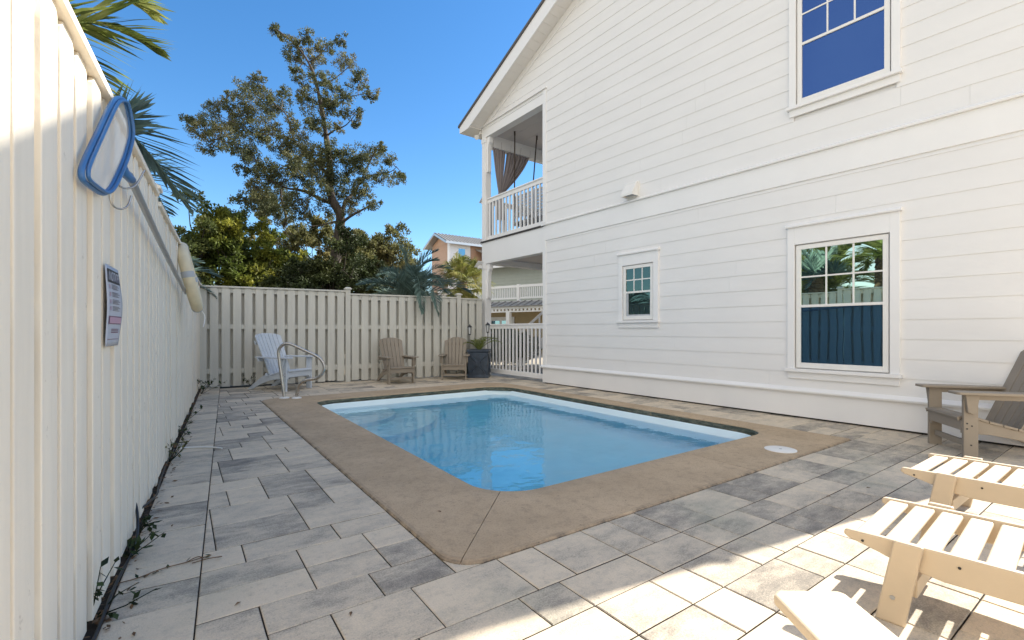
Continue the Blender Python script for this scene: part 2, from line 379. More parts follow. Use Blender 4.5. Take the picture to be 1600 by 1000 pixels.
# the fence line and the paver band that follows it
FO = Vector((-1.709, 1.909, 0)); FD = Vector((-0.5196, 0.8544, 0)); FA = math.atan2(FD.y, FD.x); FN = Vector((0.8544, 0.5196, 0))   # FN looks to the patio
RO = Vector((-5.965, 8.93, 0)); RA = R(26.9); RD = Vector((math.cos(RA), math.sin(RA), 0)); RN = Vector((math.sin(RA), -math.cos(RA), 0))
HO = Vector((0.663, 9.85, 0)); HA = math.atan2(-0.798, 0.6025); HD = Vector((0.6025, -0.798, 0)); HN = Vector((-0.798, -0.6025, 0))
def clip(poly, n, d):                                      # keep n.p >= d
    out = []
    for i in range(len(poly)):
        a, b = poly[i], poly[(i + 1) % len(poly)]
        da, db = n.dot(a) - d, n.dot(b) - d
        if da >= 0: out.append(a)
        if (da > 0 > db) or (da < 0 < db): out.append(a + (b - a) * (da / (da - db)))
    return out
pv = MB(); pv.tone = []
def paver(poly, tone):
    poly = [p.copy() for p in poly]
    c = sum(poly, Vector()) / len(poly)
    area = sum(poly[i].x*poly[(i+1) % len(poly)].y - poly[(i+1) % len(poly)].x*poly[i].y for i in range(len(poly))) / 2
    if area < 0.0008: return
    j = rnd.uniform(-0.0012, 0.0012); tx, ty = rnd.uniform(-0.003, 0.003), rnd.uniform(-0.003, 0.003)
    k = len(poly)
    def inset(s):
        out = []
        for i in range(k):
            a, b, c2 = poly[i-1], poly[i], poly[(i+1) % k]
            e1, e2 = (b - a), (c2 - b)
            if e1.length < 1e-5 or e2.length < 1e-5: return None
            e1.normalize(); e2.normalize(); n1 = Vector((-e1.y, e1.x, 0)); n2 = Vector((-e2.y, e2.x, 0))
            den = 1 + n1.dot(n2)
            if den < 0.12: return None
            out.append(b + (n1 + n2) * (s / den))
        return out
    i1, i2_ = inset(0.0026), inset(0.0066)
    if i1 is None or i2_ is None: return
    n0 = len(pv.v)
    ins = lambda p, s: c + (p - c) * max(0.2, 1 - s / max(0.02, (p - c).length))
    for p, z in [(p, -0.016) for p in i1] + [(p, -0.0035) for p in i1] + [(p, 0.0) for p in i2_]:
        pv.v.append((p.x, p.y, z + j + (p.x - c.x)*tx + (p.y - c.y)*ty))
    for L in (0, k):
        for i in range(k):
            i2 = (i + 1) % k; pv.f.append((n0+L+i, n0+L+i2, n0+L+k+i2, n0+L+k+i)); pv.tone.append(tone if L else -1.0)
    pv.f.append(tuple(n0 + 2*k + i for i in range(k))); pv.tone.append(tone)
MOD = 0.11
gx0, gx1, gy0, gy1 = -62, 90, -90, 78
occ = set()
for i in range(41):
    for jj in range(59): occ.add((i, jj))
PMi = PM.inverted()
band_d = FN.dot(FO) + 0.37                                 # inner edge of the band
def spans(a, b, opts):                                      # split a..b into lengths from opts, no sliver left over
    out = []
    while a < b:
        left = b - a
        ok = [o_ for o_ in opts if left - o_ == 0 or left - o_ >= 2]
        L = rnd.choice(ok) if ok else left
        out.append((a, a + L)); a += L
    return out
rowsj = spans(gy0, 0, (2, 2, 3, 2)) + spans(0, 59, (2, 3, 2, 2)) + spans(59, gy1, (2, 2, 3))
last = set()
for (j0, j1) in rowsj:
    ends_ = set()
    segs = [(gx0, gx1)] if (j1 <= 0 or j0 >= 59) else [(gx0, 0), (41, gx1)]
    for (a0, a1) in segs:
        for (i0, i1) in spans(a0, a1, (2, 3, 3, 4, 4, 4) if j1 - j0 == 2 else (2, 3, 4, 4)):
            ends_.add(i1)
            wp = PM @ Vector(((i0 + i1)/2*MOD, (j0 + j1)/2*MOD, 0))
            if FN.dot(wp) < band_d - 0.6 or RN.dot(wp - RO) < -0.5 or HN.dot(wp - HO) < -0.7 and wp.y > 4.6 or wp.y < -5.5 or wp.x > 8.5 or wp.x < -5.9: continue
            cells = [(i0, i1, j0, j1)]
            if i1 - i0 == 4 and j1 - j0 == 2 and rnd.random() < .14: cells = [(i0, i0 + 2, j0, j1), (i0 + 2, i1, j0, j1)]
            for (p0, p1, q0, q1) in cells:
                poly = clip([PM @ Vector((p*MOD, q*MOD, 0)) for p, q in ((p0, q0), (p1, q0), (p1, q1), (p0, q1))], FN, band_d)
                if len(poly) >= 3: paver([PMi @ p for p in poly], rnd.random())
u = -3.4
while u < 8.1:                                             # soldier course along the fence
    L = rnd.choice((0.22, 0.33, 0.44, 0.44))
    p = [FO + FD*u + FN*0.37, FO + FD*(u + L) + FN*0.37, FO + FD*(u + L) + FN*0.07, FO + FD*u + FN*0.07]
    paver([PMi @ q for q in p], rnd.random()); u += L
for (x0, x1, y0, y1) in ((0, .2, 0, .2), (PW - .5, PW, PL - .5, PL), (0, .26, PL - .26, PL)):
    paver([Vector((x0, y0, 0)), Vector((x1, y0, 0)), Vector((x1, y1, 0)), Vector((x0, y1, 0))], .35)
o = pv.build('patio_pavers', M['paver']); o.matrix_world = PM; struct(o)

# pool
pool = thing('swimming_pool', 'small rectangular plunge pool with a wide brown concrete rim', 'swimming pool', PO, PA)
k = 10
inn = rrect(IX0, IX1, IY0, IY1, (0.36, 0.30, 0.45, 0.30), k)
out = rrect(0, PW, 0, PL, (0.17, 0.03, 0.55, 0.25), k)
def refine(a, b, n):
    return [((a[0]+(b[0]-a[0])*i/n), (a[1]+(b[1]-a[1])*i/n)) for i in range(n)]
ring_i, ring_o = [], []
N = len(inn)
for i in range(N):
    j = (i + 1) % N
    n = 14 if (i % (k + 1)) == k else 1
    ring_i += refine(inn[i], inn[j], n); ring_o += refine(out[i], out[j], n)
N = len(ring_i)
def near(x, y): return min(range(N), key=lambda q: (ring_i[q][0]-x)**2 + (ring_i[q][1]-y)**2)
cuts = sorted({near(IX0 + .105, IY0 + .105), near(IX0, 4.55), near(IX0, 2.95), near(2.75, IY0), near(IX1, 2.2), near(2.6, IY1), near(IX1, 4.4)})
cm = MB(); cm.tone = []; lip = MB()
ZT = 0.012
def lp(a, b, t): return (a[0]+(b[0]-a[0])*t, a[1]+(b[1]-a[1])*t)
for ci, q0 in enumerate(cuts):
    q1 = cuts[(ci + 1) % len(cuts)]
    idx = [q0]
    while idx[-1] != q1: idx.append((idx[-1] + 1) % N)
    seq = [(ring_i[q], ring_o[q]) for q in idx]
    def shift(a, b, d):
        out_ = []
        for s_ in (0, 1):
            L = max(1e-6, math.dist(a[s_], b[s_])); out_.append(lp(a[s_], b[s_], min(0.5, d / L)))
        return tuple(out_)
    seq = [shift(seq[0], seq[1], 0.0022)] + seq[1:-1] + [shift(seq[-1], seq[-2], 0.0022)]
    prof = [(0.006, -0.012, 0), (0.0, -0.004, 0), (0.0, ZT-0.022, 0)]   # inner lip built separately
    lay = [(0.0, ZT-0.014, 0.0), (0.006, ZT-0.004, 0.0), (0.02, ZT, 0.0), (0.25, ZT, 0.0), (0.55, ZT, 0.0), (0.80, ZT, 0.0), (0.955, ZT, 0.22), (0.985, ZT-0.002, 0.6), (1.0, ZT-0.010, 1.0)]
    n0 = len(cm.v)
    for (pi, po) in seq:
        for (tt, z, _) in lay: p = lp(pi, po, tt); cm.v.append((p[0], p[1], z))
        cm.v.append((po[0], po[1], -0.03))
    Lw = len(lay) + 1
    for a in range(len(seq) - 1):
        for b in range(Lw - 1):
            cm.f.append((n0+a*Lw+b, n0+a*Lw+b+1, n0+(a+1)*Lw+b+1, n0+(a+1)*Lw+b)); cm.tone.append(lay[b][2] if b < len(lay) else 1.0)
    for e, rev in ((0, False), (len(seq) - 1, True)):
        f = tuple(n0 + e*Lw + b for b in range(Lw)); cm.f.append(f if rev else f[::-1]); cm.tone.append(0.7)
    n0 = len(lip.v)
    for (pi, po) in seq:
        for (d, z) in ((0.0, ZT-0.014), (-0.004, -0.02), (-0.002, -0.045), (0.01, -0.072), (0.05, -0.072)): 
            p = lp(pi, po, d); lip.v.append((p[0], p[1], z))
    for a in range(len(seq) - 1):
        for b in range(4): lip.f.append((n0+a*5+b, n0+(a+1)*5+b, n0+(a+1)*5+b+1, n0+a*5+b+1))
cm.build('coping', M['coping'], pool, smooth=30); lip.build('coping_lip', M['lip'], pool, smooth=40)
sh = MB()
lay = [(0.004, -0.062), (0.012, -0.075), (0.014, -0.20), (0.022, -0.215), (0.03, -0.9), (0.07, -1.05), (0.18, -1.14), (0.36, -1.16)]
rows = []
for d, z in lay:
    rows.append([(x, y, z) for x, y in rrect(IX0+d, IX1-d, IY0+d, IY1-d, (max(.05, .36-d),) * 4, k)])
for r_ in rows: sh.v += r_
n = len(rows[0])
for a in range(len(rows) - 1):
    for i in range(n):
        j = (i + 1) % n; sh.f.append((a*n+i, a*n+j, (a+1)*n+j, (a+1)*n+i))
sh.f.append(tuple((len(rows)-1)*n + i for i in range(n)))
sh.build('pool_shell', M['shell'], pool, smooth=40)
for rad, z in ((1.75, -0.72), (1.15, -0.42)):
    c = (IX0 + 0.01, IY1 - 0.01)
    pts = [(c[0], c[1], -1.2)] + [(c[0] + rad*math.sin(R(a))*(1 + 0.10*math.sin(R(2*a))), c[1] - rad*math.cos(R(a))*(1 + 0.10*math.sin(R(2*a))), -1.2) for a in range(0, 91, 6)]
    MB().prism(pts, (0, 0, 1.2 + z)).build('pool_step', M['shell'], pool, bevel=0.03, smooth=40)
wt = MB()
top = rrect(IX0+.002, IX1-.002, IY0+.002, IY1-.002, (.36, .36, .36, .36), k)
wt.prism([(x, y, -1.32) for x, y in top], (0, 0, 1.32 - 0.15))
o = wt.build('pool_water', M['water']); o.matrix_world = PM; struct(o)

o = MB().lathe([(0.132, -0.004), (0.132, 0.004), (0.126, 0.006), (0.004, 0.0068)], (0, 0, ZT), 40).build('skimmer_lid', M['white_plastic'], smooth=40)
tag(o, 'round white skimmer lid set flush in the brown pool rim', 'lid'); o.location = (2.455, 4.30, 0)
hd = MB().lathe([(0.012, 0.006), (0.012, 0.010), (0.002, 0.0105)], (0, 0, ZT), 12).build('finger_hole', M['grey_band'], o)

# ------------------------------------------------------------ fences
def fence_panel(x0, x1, pitch, bw, ztop, name, mat, parent, rails, rr):
    f = MB()
    n = max(1, round((x1 - x0) / pitch)); pt = (x1 - x0) / n; b_ = bw * pt / pitch
    def board(xc, yf, w_, zt, th=0.019):
        zb = 0.025 + rr.uniform(-0.012, 0.012); ln = rr.uniform(-0.002, 0.002); yf += rr.uniform(-0.006, 0.006)
        ch = 0.028
        pts = [(xc-w_/2, zb), (xc+w_/2, zb), (xc+w_/2+ln, zt-ch), (xc+w_/2-ch*.8+ln, zt), (xc-w_/2+ch*.8+ln, zt), (xc-w_/2+ln, zt-ch)]
        f.prism([(x, yf, z) for x, z in pts], (0, th, 0))
    for i in range(n):
        xc = x0 + pt*(i + .5); board(xc, -0.045, b_*rr.uniform(0.985, 1.01), ztop - 0.036)
    for i in range(n + 1):
        xc = x0 + pt*i
        if 0 < i < n: board(xc, 0.066, b_, ztop - 0.04)
        else: board(xc + (b_*.26 if i == 0 else -b_*.26), 0.066, b_*.5, ztop - 0.04)
    for (a, b) in rails: f.bx(x0, x1, -0.0245, 0.0615, a, b)
    pn = f.build(name, mat, parent, bevel=0.003)
    return pn
def post(x, zt, parent, mat, y=-0.012, w_=0.10):
    p = MB().bx(x - w_/2, x + w_/2, y - w_/2, y + w_/2, 0.0, zt).build('post', mat, parent, bevel=0.004)
    c = MB(); c.bx(x - .075, x + .075, y - .075, y + .075, zt, zt + .022)
    for a, b, z0, z1 in ((.068, .045, zt + .022, zt + .045), (.045, .0, zt + .045, zt + .055)):
        q0 = [(x-a, y-a, z0), (x+a, y-a, z0), (x+a, y+a, z0), (x-a, y+a, z0)]; q1 = [(x-b, y-b, z1), (x+b, y-b, z1), (x+b, y+b, z1), (x-b, y+b, z1)]
        for i in range(4): c.poly([q0[i], q0[(i+1) % 4], q1[(i+1) % 4], q1[i]])
    c.build('post_cap', mat, p)
rr = random.Random(3)
lf = thing('wooden_fence', 'long cream shadowbox fence along the left side, carrying the notice sheet and buoy', 'fence', FO, FA, 'shadowbox fences')
LP = [(-4.6, -2.06, 2.09), (-1.925, 1.62, 2.085), (1.72, 4.93, 2.035), (5.03, 8.23, 1.985)]
for a, b, zt in LP:
    fence_panel(a, b, 0.189, 0.139, zt, 'fence_panel', M['fence'], lf, ((0.28, 0.37), (1.10, 1.19), (zt - .135, zt - .045)), rr)
    MB().bx(a, b, -0.068, 0.095, zt - 0.034, zt).build('cap_rail', M['fence'], lf, bevel=0.004)
for x, zt in ((8.24, 1.97), (-1.99, 2.10), (1.67, 2.10), (4.98, 2.05)): post(x, zt, lf, M['fence'], 0.0)
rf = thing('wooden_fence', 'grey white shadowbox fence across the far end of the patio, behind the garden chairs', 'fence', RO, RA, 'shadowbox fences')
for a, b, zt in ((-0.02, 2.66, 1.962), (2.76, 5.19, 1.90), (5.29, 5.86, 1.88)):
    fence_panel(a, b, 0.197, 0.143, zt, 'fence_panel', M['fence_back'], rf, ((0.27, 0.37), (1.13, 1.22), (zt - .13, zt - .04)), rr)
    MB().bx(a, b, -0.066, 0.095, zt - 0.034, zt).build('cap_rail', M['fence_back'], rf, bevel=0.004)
for x, zt in ((2.71, 1.985), (5.24, 1.945)): post(x, zt, rf, M['fence_back'], -0.02)

# ------------------------------------------------------------ the house
house = thing('beach_house', 'two storey white lap sided house with a gable and corner porches beside the pool', 'house', HO, HA)
W0, W1, RX, SLP = -2.345, 7.12, 2.3875, 0.42               # porch corner, far corner, ridge, roof pitch
DEP = 11.0
def zsof(x): return 6.18 + SLP * (2.213 + x) if x <= RX else 6.18 + SLP * (2.213 + 2*RX - x)
def zroof(x): return 6.29 + SLP * (x + 2.86) if x <= RX else 6.29 + SLP * (2*RX - x + 2.86)
body = MB(); body.prism([(x, 0.014, z) for x, z in ((0.0, 0.02), (W1, 0.02), (W1, zsof(W1)), (RX, zsof(RX)), (W0, zsof(W0)), (W0, 6.0), (0.0, 6.0))], (0, DEP, 0))
body.build('wall', M['siding'], house)
MB().bx(0.0, W1 - .02, 0.03, DEP, -0.05, 0.02).build('foundation', M['dark'], house)
sd_ = MB()
wins = [(4.83, 5.875, 0.60, 2.21), (4.85, 5.89, 3.91, 5.52), (2.09, 2.77, 1.24, 2.24)]
rs = random.Random(11)
def strip(x0, x1, z0, z1):
    if x1 - x0 < 0.02: return
    yb, yt = -0.011, -0.004
    sd_.poly([(x0, yb, z0), (x1, yb, z0), (x1, yt, z1), (x0, yt, z1)])
    sd_.poly([(x0, yb, z0), (x0, 0.012, z0), (x1, 0.012, z0), (x1, yb, z0)])
    sd_.poly([(x0, yb, z0), (x0, yt, z1), (x0, 0.012, z1), (x0, 0.012, z0)])
    sd_.poly([(x1, yb, z0), (x1, 0.012, z0), (x1, 0.012, z1), (x1, yt, z1)])
def course(z0, z1, xa, xb):
    iv = [(xa, xb)]
    for (a, b, c, d) in wins:
        if z1 > c and z0 < d:
            iv = [p for (x0, x1) in iv for p in ((x0, min(x1, a)), (max(x0, b), x1)) if p[1] - p[0] > 0.02]
    for (x0, x1) in iv:
        cut = x0 + rs.uniform(0.8, 3.6)
        while cut < x1 - 0.4:
            strip(x0, cut - 0.0006, z0, z1); x0 = cut + 0.0006; cut += rs.choice((3.6, 3.6, 2.4))
        strip(x0, x1, z0, z1)
z = 0.366
while z < 2.96: course(z, min(z + 0.2135, 2.975), 0.09, 7.03); z += 0.2135
z = 3.335
while z < zsof(RX):
    z1 = z + 0.21
    if z1 < 6.14: a, b = 0.09, 7.03
    else:
        zz = min(z + 0.10, zsof(RX) - 0.05)
        a = -2.213 + (zz - 6.18) / SLP; a = max(a, -2.34); b = min(2*RX - a, 7.10)
    course(z, z1, a, b); z = z1
sd_.build('lap_siding', M['siding'], house)
tr = MB()                                                   # flat trim boards
tr.bx(-0.012, 0.09, -0.022, 0.10, 0.39, 3.268); tr.bx(-0.012, 0.09, -0.022, 0.10, 3.34, 5.86)   # corner board beside the porch
tr.bx(7.03, W1 + .02, -0.022, 0.10, 0.39, 2.972); tr.bx(7.03, W1 + .02, -0.022, 0.10, 3.34, 6.05)
tr.bx(0.09, W1 + .022, -0.024, 0.012, 2.972, 3.283)         # frieze under the belt
tr.bx(-0.014, W1 + .022, -0.020, 0.012, 0.022, 0.328)       # skirt board
tr.build('trim_board', M['trim'], house, bevel=0.0025)
bl = MB()
for (x0, z0, z1, yo) in ((-0.03, 3.283, 3.334, -0.055), (-0.05, 0.328, 0.388, -0.062)):
    bl.prism([(x0, 0.012, z0), (x0, yo, z0), (x0, yo - .004, z0 + .022), (x0, -0.024, z1), (x0, 0.012, z1)], (W1 + .05 - x0, 0, 0))
bl.build('drip_band', M['trim'], house, bevel=0.002)
# rake frieze on the wall under the gable soffit
rk = MB()
def xs(a): return a
rk.prism([(W0, -0.026, 6.13), (W0, -0.026, zsof(W0)), (RX, -0.026, zsof(RX)), (W1, -0.026, zsof(W1)), (W1, -0.026, zsof(W1) - .17), (RX, -0.026, zsof(RX) - .17), (W0 + .28, -0.026, 6.13)], (0, 0.024, 0))
rk.build('rake_frieze', M['trim'], house, bevel=0.002)
RO_, TH = 0.345, 0.055
roof = MB()
for sgn in (0, 1):
    f_ = (lambda x: x) if sgn == 0 else (lambda x: 2*RX - x)
    roof.prism([(f_(-2.88), -RO_ - .03, zroof(-2.88)), (f_(RX), -RO_ - .03, zroof(RX)), (f_(RX), -RO_ - .03, zroof(RX) - TH), (f_(-2.88), -RO_ - .03, zroof(-2.88) - TH)], (0, DEP + .9, 0))
roof.build('roof', M['shingle'], house)
so = MB(); fa = MB()
for sgn in (0, 1):
    f_ = (lambda x: x) if sgn == 0 else (lambda x: 2*RX - x)
    zb = lambda x: max(zsof(x), 6.085)
    xk = -2.213 + (6.085 - 6.18) / SLP
    fa.prism([(f_(-2.845), -RO_, 6.085), (f_(xk), -RO_, 6.085), (f_(RX), -RO_, zsof(RX)), (f_(RX), -RO_, zroof(RX) - TH - .004), (f_(-2.845), -RO_, zroof(-2.845) - TH - .004)], (0, 0.024, 0))
    fa.prism([(f_(-2.845), -RO_ + .026, 6.085), (f_(-2.82), -RO_ + .026, 6.085), (f_(-2.82), -RO_ + .026, zroof(-2.82) - TH - .006), (f_(-2.845), -RO_ + .026, zroof(-2.845) - TH - .006)], (0, DEP + .8, 0))
    so.prism([(f_(-2.82), -RO_ + .026, 6.092), (f_(W0 - .002), -RO_ + .026, 6.092), (f_(W0 - .002), -RO_ + .026, 6.11), (f_(-2.82), -RO_ + .026, 6.11)], (0, DEP + .8, 0))
    # the gable soffit: separate boards with fine joints
    L = RX - xk; nb = 26
    for i in range(nb):
        a = xk + L*i/nb + .002; b = xk + L*(i+1)/nb - .002
        so.prism([(f_(a), -RO_ + .026, zsof(a)), (f_(b), -RO_ + .026, zsof(b)), (f_(b), -RO_ + .026, zsof(b) + .016), (f_(a), -RO_ + .026, zsof(a) + .016)], (0, RO_ - .028, 0))
    so.prism([(f_(xk), -RO_ + .026, zsof(xk) + .018), (f_(RX), -RO_ + .026, zsof(RX) + .018), (f_(RX), -RO_ + .026, zsof(RX) + .03), (f_(xk), -RO_ + .026, zsof(xk) + .03)], (0, RO_ - .028, 0))
    # end wall of the eave box on the gable side
    fa.prism([(f_(-2.82), -0.026, 6.112), (f_(W0), -0.026, 6.112), (f_(W0), -0.026, zroof(W0) - TH - .01), (f_(-2.82), -0.026, zroof(-2.82) - TH - .01)], (0, 0.02, 0))
fa.build('fascia', M['trim'], house); so.build('soffit', M['soffit'], house)

def window(c0, c1, s0, s1, zb, zt, zh, zm, blue, hung=False):
    fr = MB(); y0, y1 = -0.020, 0.010; fw = 0.052
    fr.bx(s0, s0+fw, y0, y1, zb, zt); fr.bx(s1-fw, s1, y0, y1, zb, zt)
    fr.bx(s0+fw, s1-fw, y0, y1, zb, zb+fw+.012); fr.bx(s0+fw, s1-fw, y0, y1, zt-fw, zt)
    fr.bx(s0+fw, s1-fw, y0+.002, y1, zm-.016, zm+.016)
    wnd = fr.build('window', M['white_plastic'], house, bevel=0.002)
    mu = MB()
    gx0_, gx1_ = s0+fw, s1-fw; mw = 0.009
    for i in (1, 2):
        x = gx0_ + (gx1_-gx0_)*i/3; mu.bx(x-mw, x+mw, -0.010, 0.008, zm+.016, zt-fw)
    zc = (zm + .016 + zt - fw) / 2
    mu.bx(gx0_, gx1_, -0.0115, 0.0085, zc-mw, zc+mw)
    mu.build('muntins', M['white_plastic'], wnd)
    MB().bx(gx0_, gx1_, -0.004, 0.0075, zm, zt-fw).build('upper_pane', M['glass_sky'] if blue else (M['glass_dark'] if hung else M['glass']), wnd)
    if hung:
        q = MB(); yy = -0.004
        q.bx(gx0_, gx0_+.05, yy-.006, 0.009, zb+fw+.012, zm-.016); q.bx(gx1_-.012, gx1_, yy-.006, 0.009, zb+fw+.012, zm-.016); q.bx(gx0_+.05, gx1_-.012, yy-.006, .009, zb+fw+.012, zb+fw+.035)
        q.build('lower_sash', M['grey_band'], wnd)
    MB().bx(gx0_, gx1_, -0.003, 0.0078, zb+fw, zm).build('lower_pane', M['glass_dark'] if hung else (M['glass_sky'] if blue else M['glass_blue']), wnd)
    gp = 0.014
    ca = MB(); ya = -0.034
    ca.bx(c0, s0-gp, ya, -0.001, zb-.012, zh); ca.bx(s1+gp, c1, ya, -0.001, zb-.012, zh); ca.bx(s0-gp, s1+gp, ya+.0005, -0.001, zt+gp, zh)
    ca.prism([(c0-.02, -0.001, zh), (c0-.02, -0.062, zh), (c0-.02, -0.066, zh+.018), (c0-.02, -0.04, zh+.04), (c0-.02, -0.001, zh+.045)], (c1-c0+.04, 0, 0))
    ca.build('casing', M['trim'], wnd, bevel=0.002)
    s_ = MB(); s_.bx(c0-.022, c1+.022, -0.072, -0.0005, zb-.052, zb-.013); s_.bx(c0+.004, c1-.004, -0.032, -0.001, zb-.138, zb-.053)
    s_.build('sill', M['trim'], wnd, bevel=0.003)
window(4.784, 5.923, 4.882, 5.822, 0.635, 2.168, 2.40, 1.405, False)
window(4.80, 5.928, 4.895, 5.835, 3.945, 5.47, 5.70, 4.69, True)
window(2.026, 2.839, 2.123, 2.731, 1.285, 2.203, 2.40, 1.752, False, True)
vh = MB(); vx0, vx1 = 2.19, 2.44
vh.prism([(vx0, -0.018, 3.60), (vx0, -0.055, 3.60), (vx0, -0.175, 3.41), (vx0, -0.175, 3.365), (vx0, -0.165, 3.365), (vx0, -0.165, 3.405), (vx0, -0.05, 3.585), (vx0, -0.018, 3.585)], (vx1-vx0, 0, 0))
for x in (vx0 + .001, vx1 - .013): vh.prism([(x, -0.018, 3.585), (x, -0.05, 3.585), (x, -0.165, 3.405), (x, -0.165, 3.365), (x, -0.018, 3.365)], (0.012, 0, 0))
vh.bx(vx0 - .02, vx1 + .02, -0.018, -0.003, 3.35, 3.615)
v_ = vh.build('vent_hood', M['white_plastic'], house, bevel=0.003)
MB().bx(vx0 + .013, vx1 - .013, -0.15, -0.02, 3.395, 3.40).build('vent_louvre', M['grey_band'], v_)

# porch
pp = MB()
pp.bx(W0, 0.0, 0.0, 0.19, 2.745, 3.272); pp.bx(W0, W0 + .19, 0.19, DEP, 2.745, 3.272)
pp.bx(W0, -0.012, 0.0, 0.19, 5.862, 6.128); pp.bx(W0, W0 + .19, 0.19, DEP, 5.66, 6.0)
pp.bx(W0 - .01, 0.11, -0.05, -0.001, 6.128, 6.15); pp.bx(-0.0118, 0.09, -0.021, -0.0005, 5.862, 6.128)
pp.build('porch_beam', M['trim'], house, bevel=0.003)
MB().bx(W0 - .025, -0.012, -0.028, 0.3, 3.274, 3.308).build('deck_flashing', M['brown_flash'], house)
MB().bx(W0 + .19, 0.0, 0.19, DEP, 3.10, 3.30).build('porch_deck', M['porch_floor'], house)
MB().bx(W0 + .19, 0.0, 0.19, DEP, 2.88, 2.90).build('lower_porch_ceiling', M['porch_ceiling'], house)
pc = MB()
nb = 26
for i in range(nb):
    a = 0.19 + (DEP - .19) * i / nb; pc.bx(W0 + .19, 0.0, a + .003, a + (DEP - .19) / nb - .003, 5.955, 5.97)
pc.build('upper_porch_ceiling', M['porch_ceiling'], house)
MB().bx(W0, 0.0, -0.0, DEP, -0.10, -0.016).build('porch_slab', M['porch_floor'], house)
for y in (0.0, 2.9, 5.8, 8.7):
    for z0, z1 in ((-0.01, 2.745), (3.308, 5.862 if y == 0 else 5.66)):
        p = MB(); p.bx(W0, W0 + .165, y, y + .165, z0, z1)
        q = p.build('porch_post', M['trim'], house, bevel=0.004)
        if y == 0:
            br = MB(); h = z1 - z0; zb = z1 - 0.86
            br.bx(W0 - .012, W0 + .177, y - .012, y + .177, z1 - .12, z1 - .001)
            pts = [(0, 0), (0.045, 0.0), (0.06, 0.03), (0.062, 0.55), (0.085, 0.66), (0.13, 0.72), (0.13, 0.858), (0, 0.858)]
            br.prism([(W0 + .166 + a, y + .03, zb + b) for a, b in pts], (0, 0.10, 0))
            br.build('post_bracket', M['trim'], q, bevel=0.003)
def railing(z0, z1, mat, axis, nbal, a0, a1, off):
    b = MB(); t_ = MB()
    def bb(m, a, c, d, e, zz0, zz1):
        (m.bx(a, c, d, e, zz0, zz1) if axis == 'x' else m.bx(d, e, a, c, zz0, zz1))
    r_ = MB()
    bb(r_, a0, a1, off + .002, off + .048, z1 - .115, z1 - .028); bb(r_, a0, a1, off - .022, off + .07, z1 - .03, z1)
    ro = r_.build('railing', mat, house, bevel=0.003)
    r2 = MB(); bb(r2, a0, a1, off, off + .05, z0, z0 + .105); r2.build('bottom_rail', mat, ro, bevel=0.003)
    first = None
    for i in range(nbal):
        x = a0 + (a1 - a0) * (i + .5) / nbal
        if first is None:
            m = MB(); 
            m.box((0, 0, (z0 + z1) / 2), (.036, .036, z1 - z0 - .21)); first = m.build('baluster', mat, ro); ob = first
        else:
            ob = first.copy(); C.objects.link(ob)
        ob.location = (x, off + .024, 0) if axis == 'x' else (off + .024, x, 0)
railing(0.075, 1.257, M['trim'], 'x', 16, W0 + .166, -0.013, 0.06)
railing(3.315, 4.355, M['trim'], 'x', 16, W0 + .166, -0.013, 0.06)
railing(3.315, 4.355, M['trim'], 'y', 20, 0.166, 2.9, W0 + .06)
railing(3.315, 4.355, M['trim'], 'y', 20, 3.066, 5.8, W0 + .06)
MB().bx(W0 + .08, W0 + .10, 0.2, DEP - .4, 5.78, 5.80).build('curtain_rod', M['dark'], house)
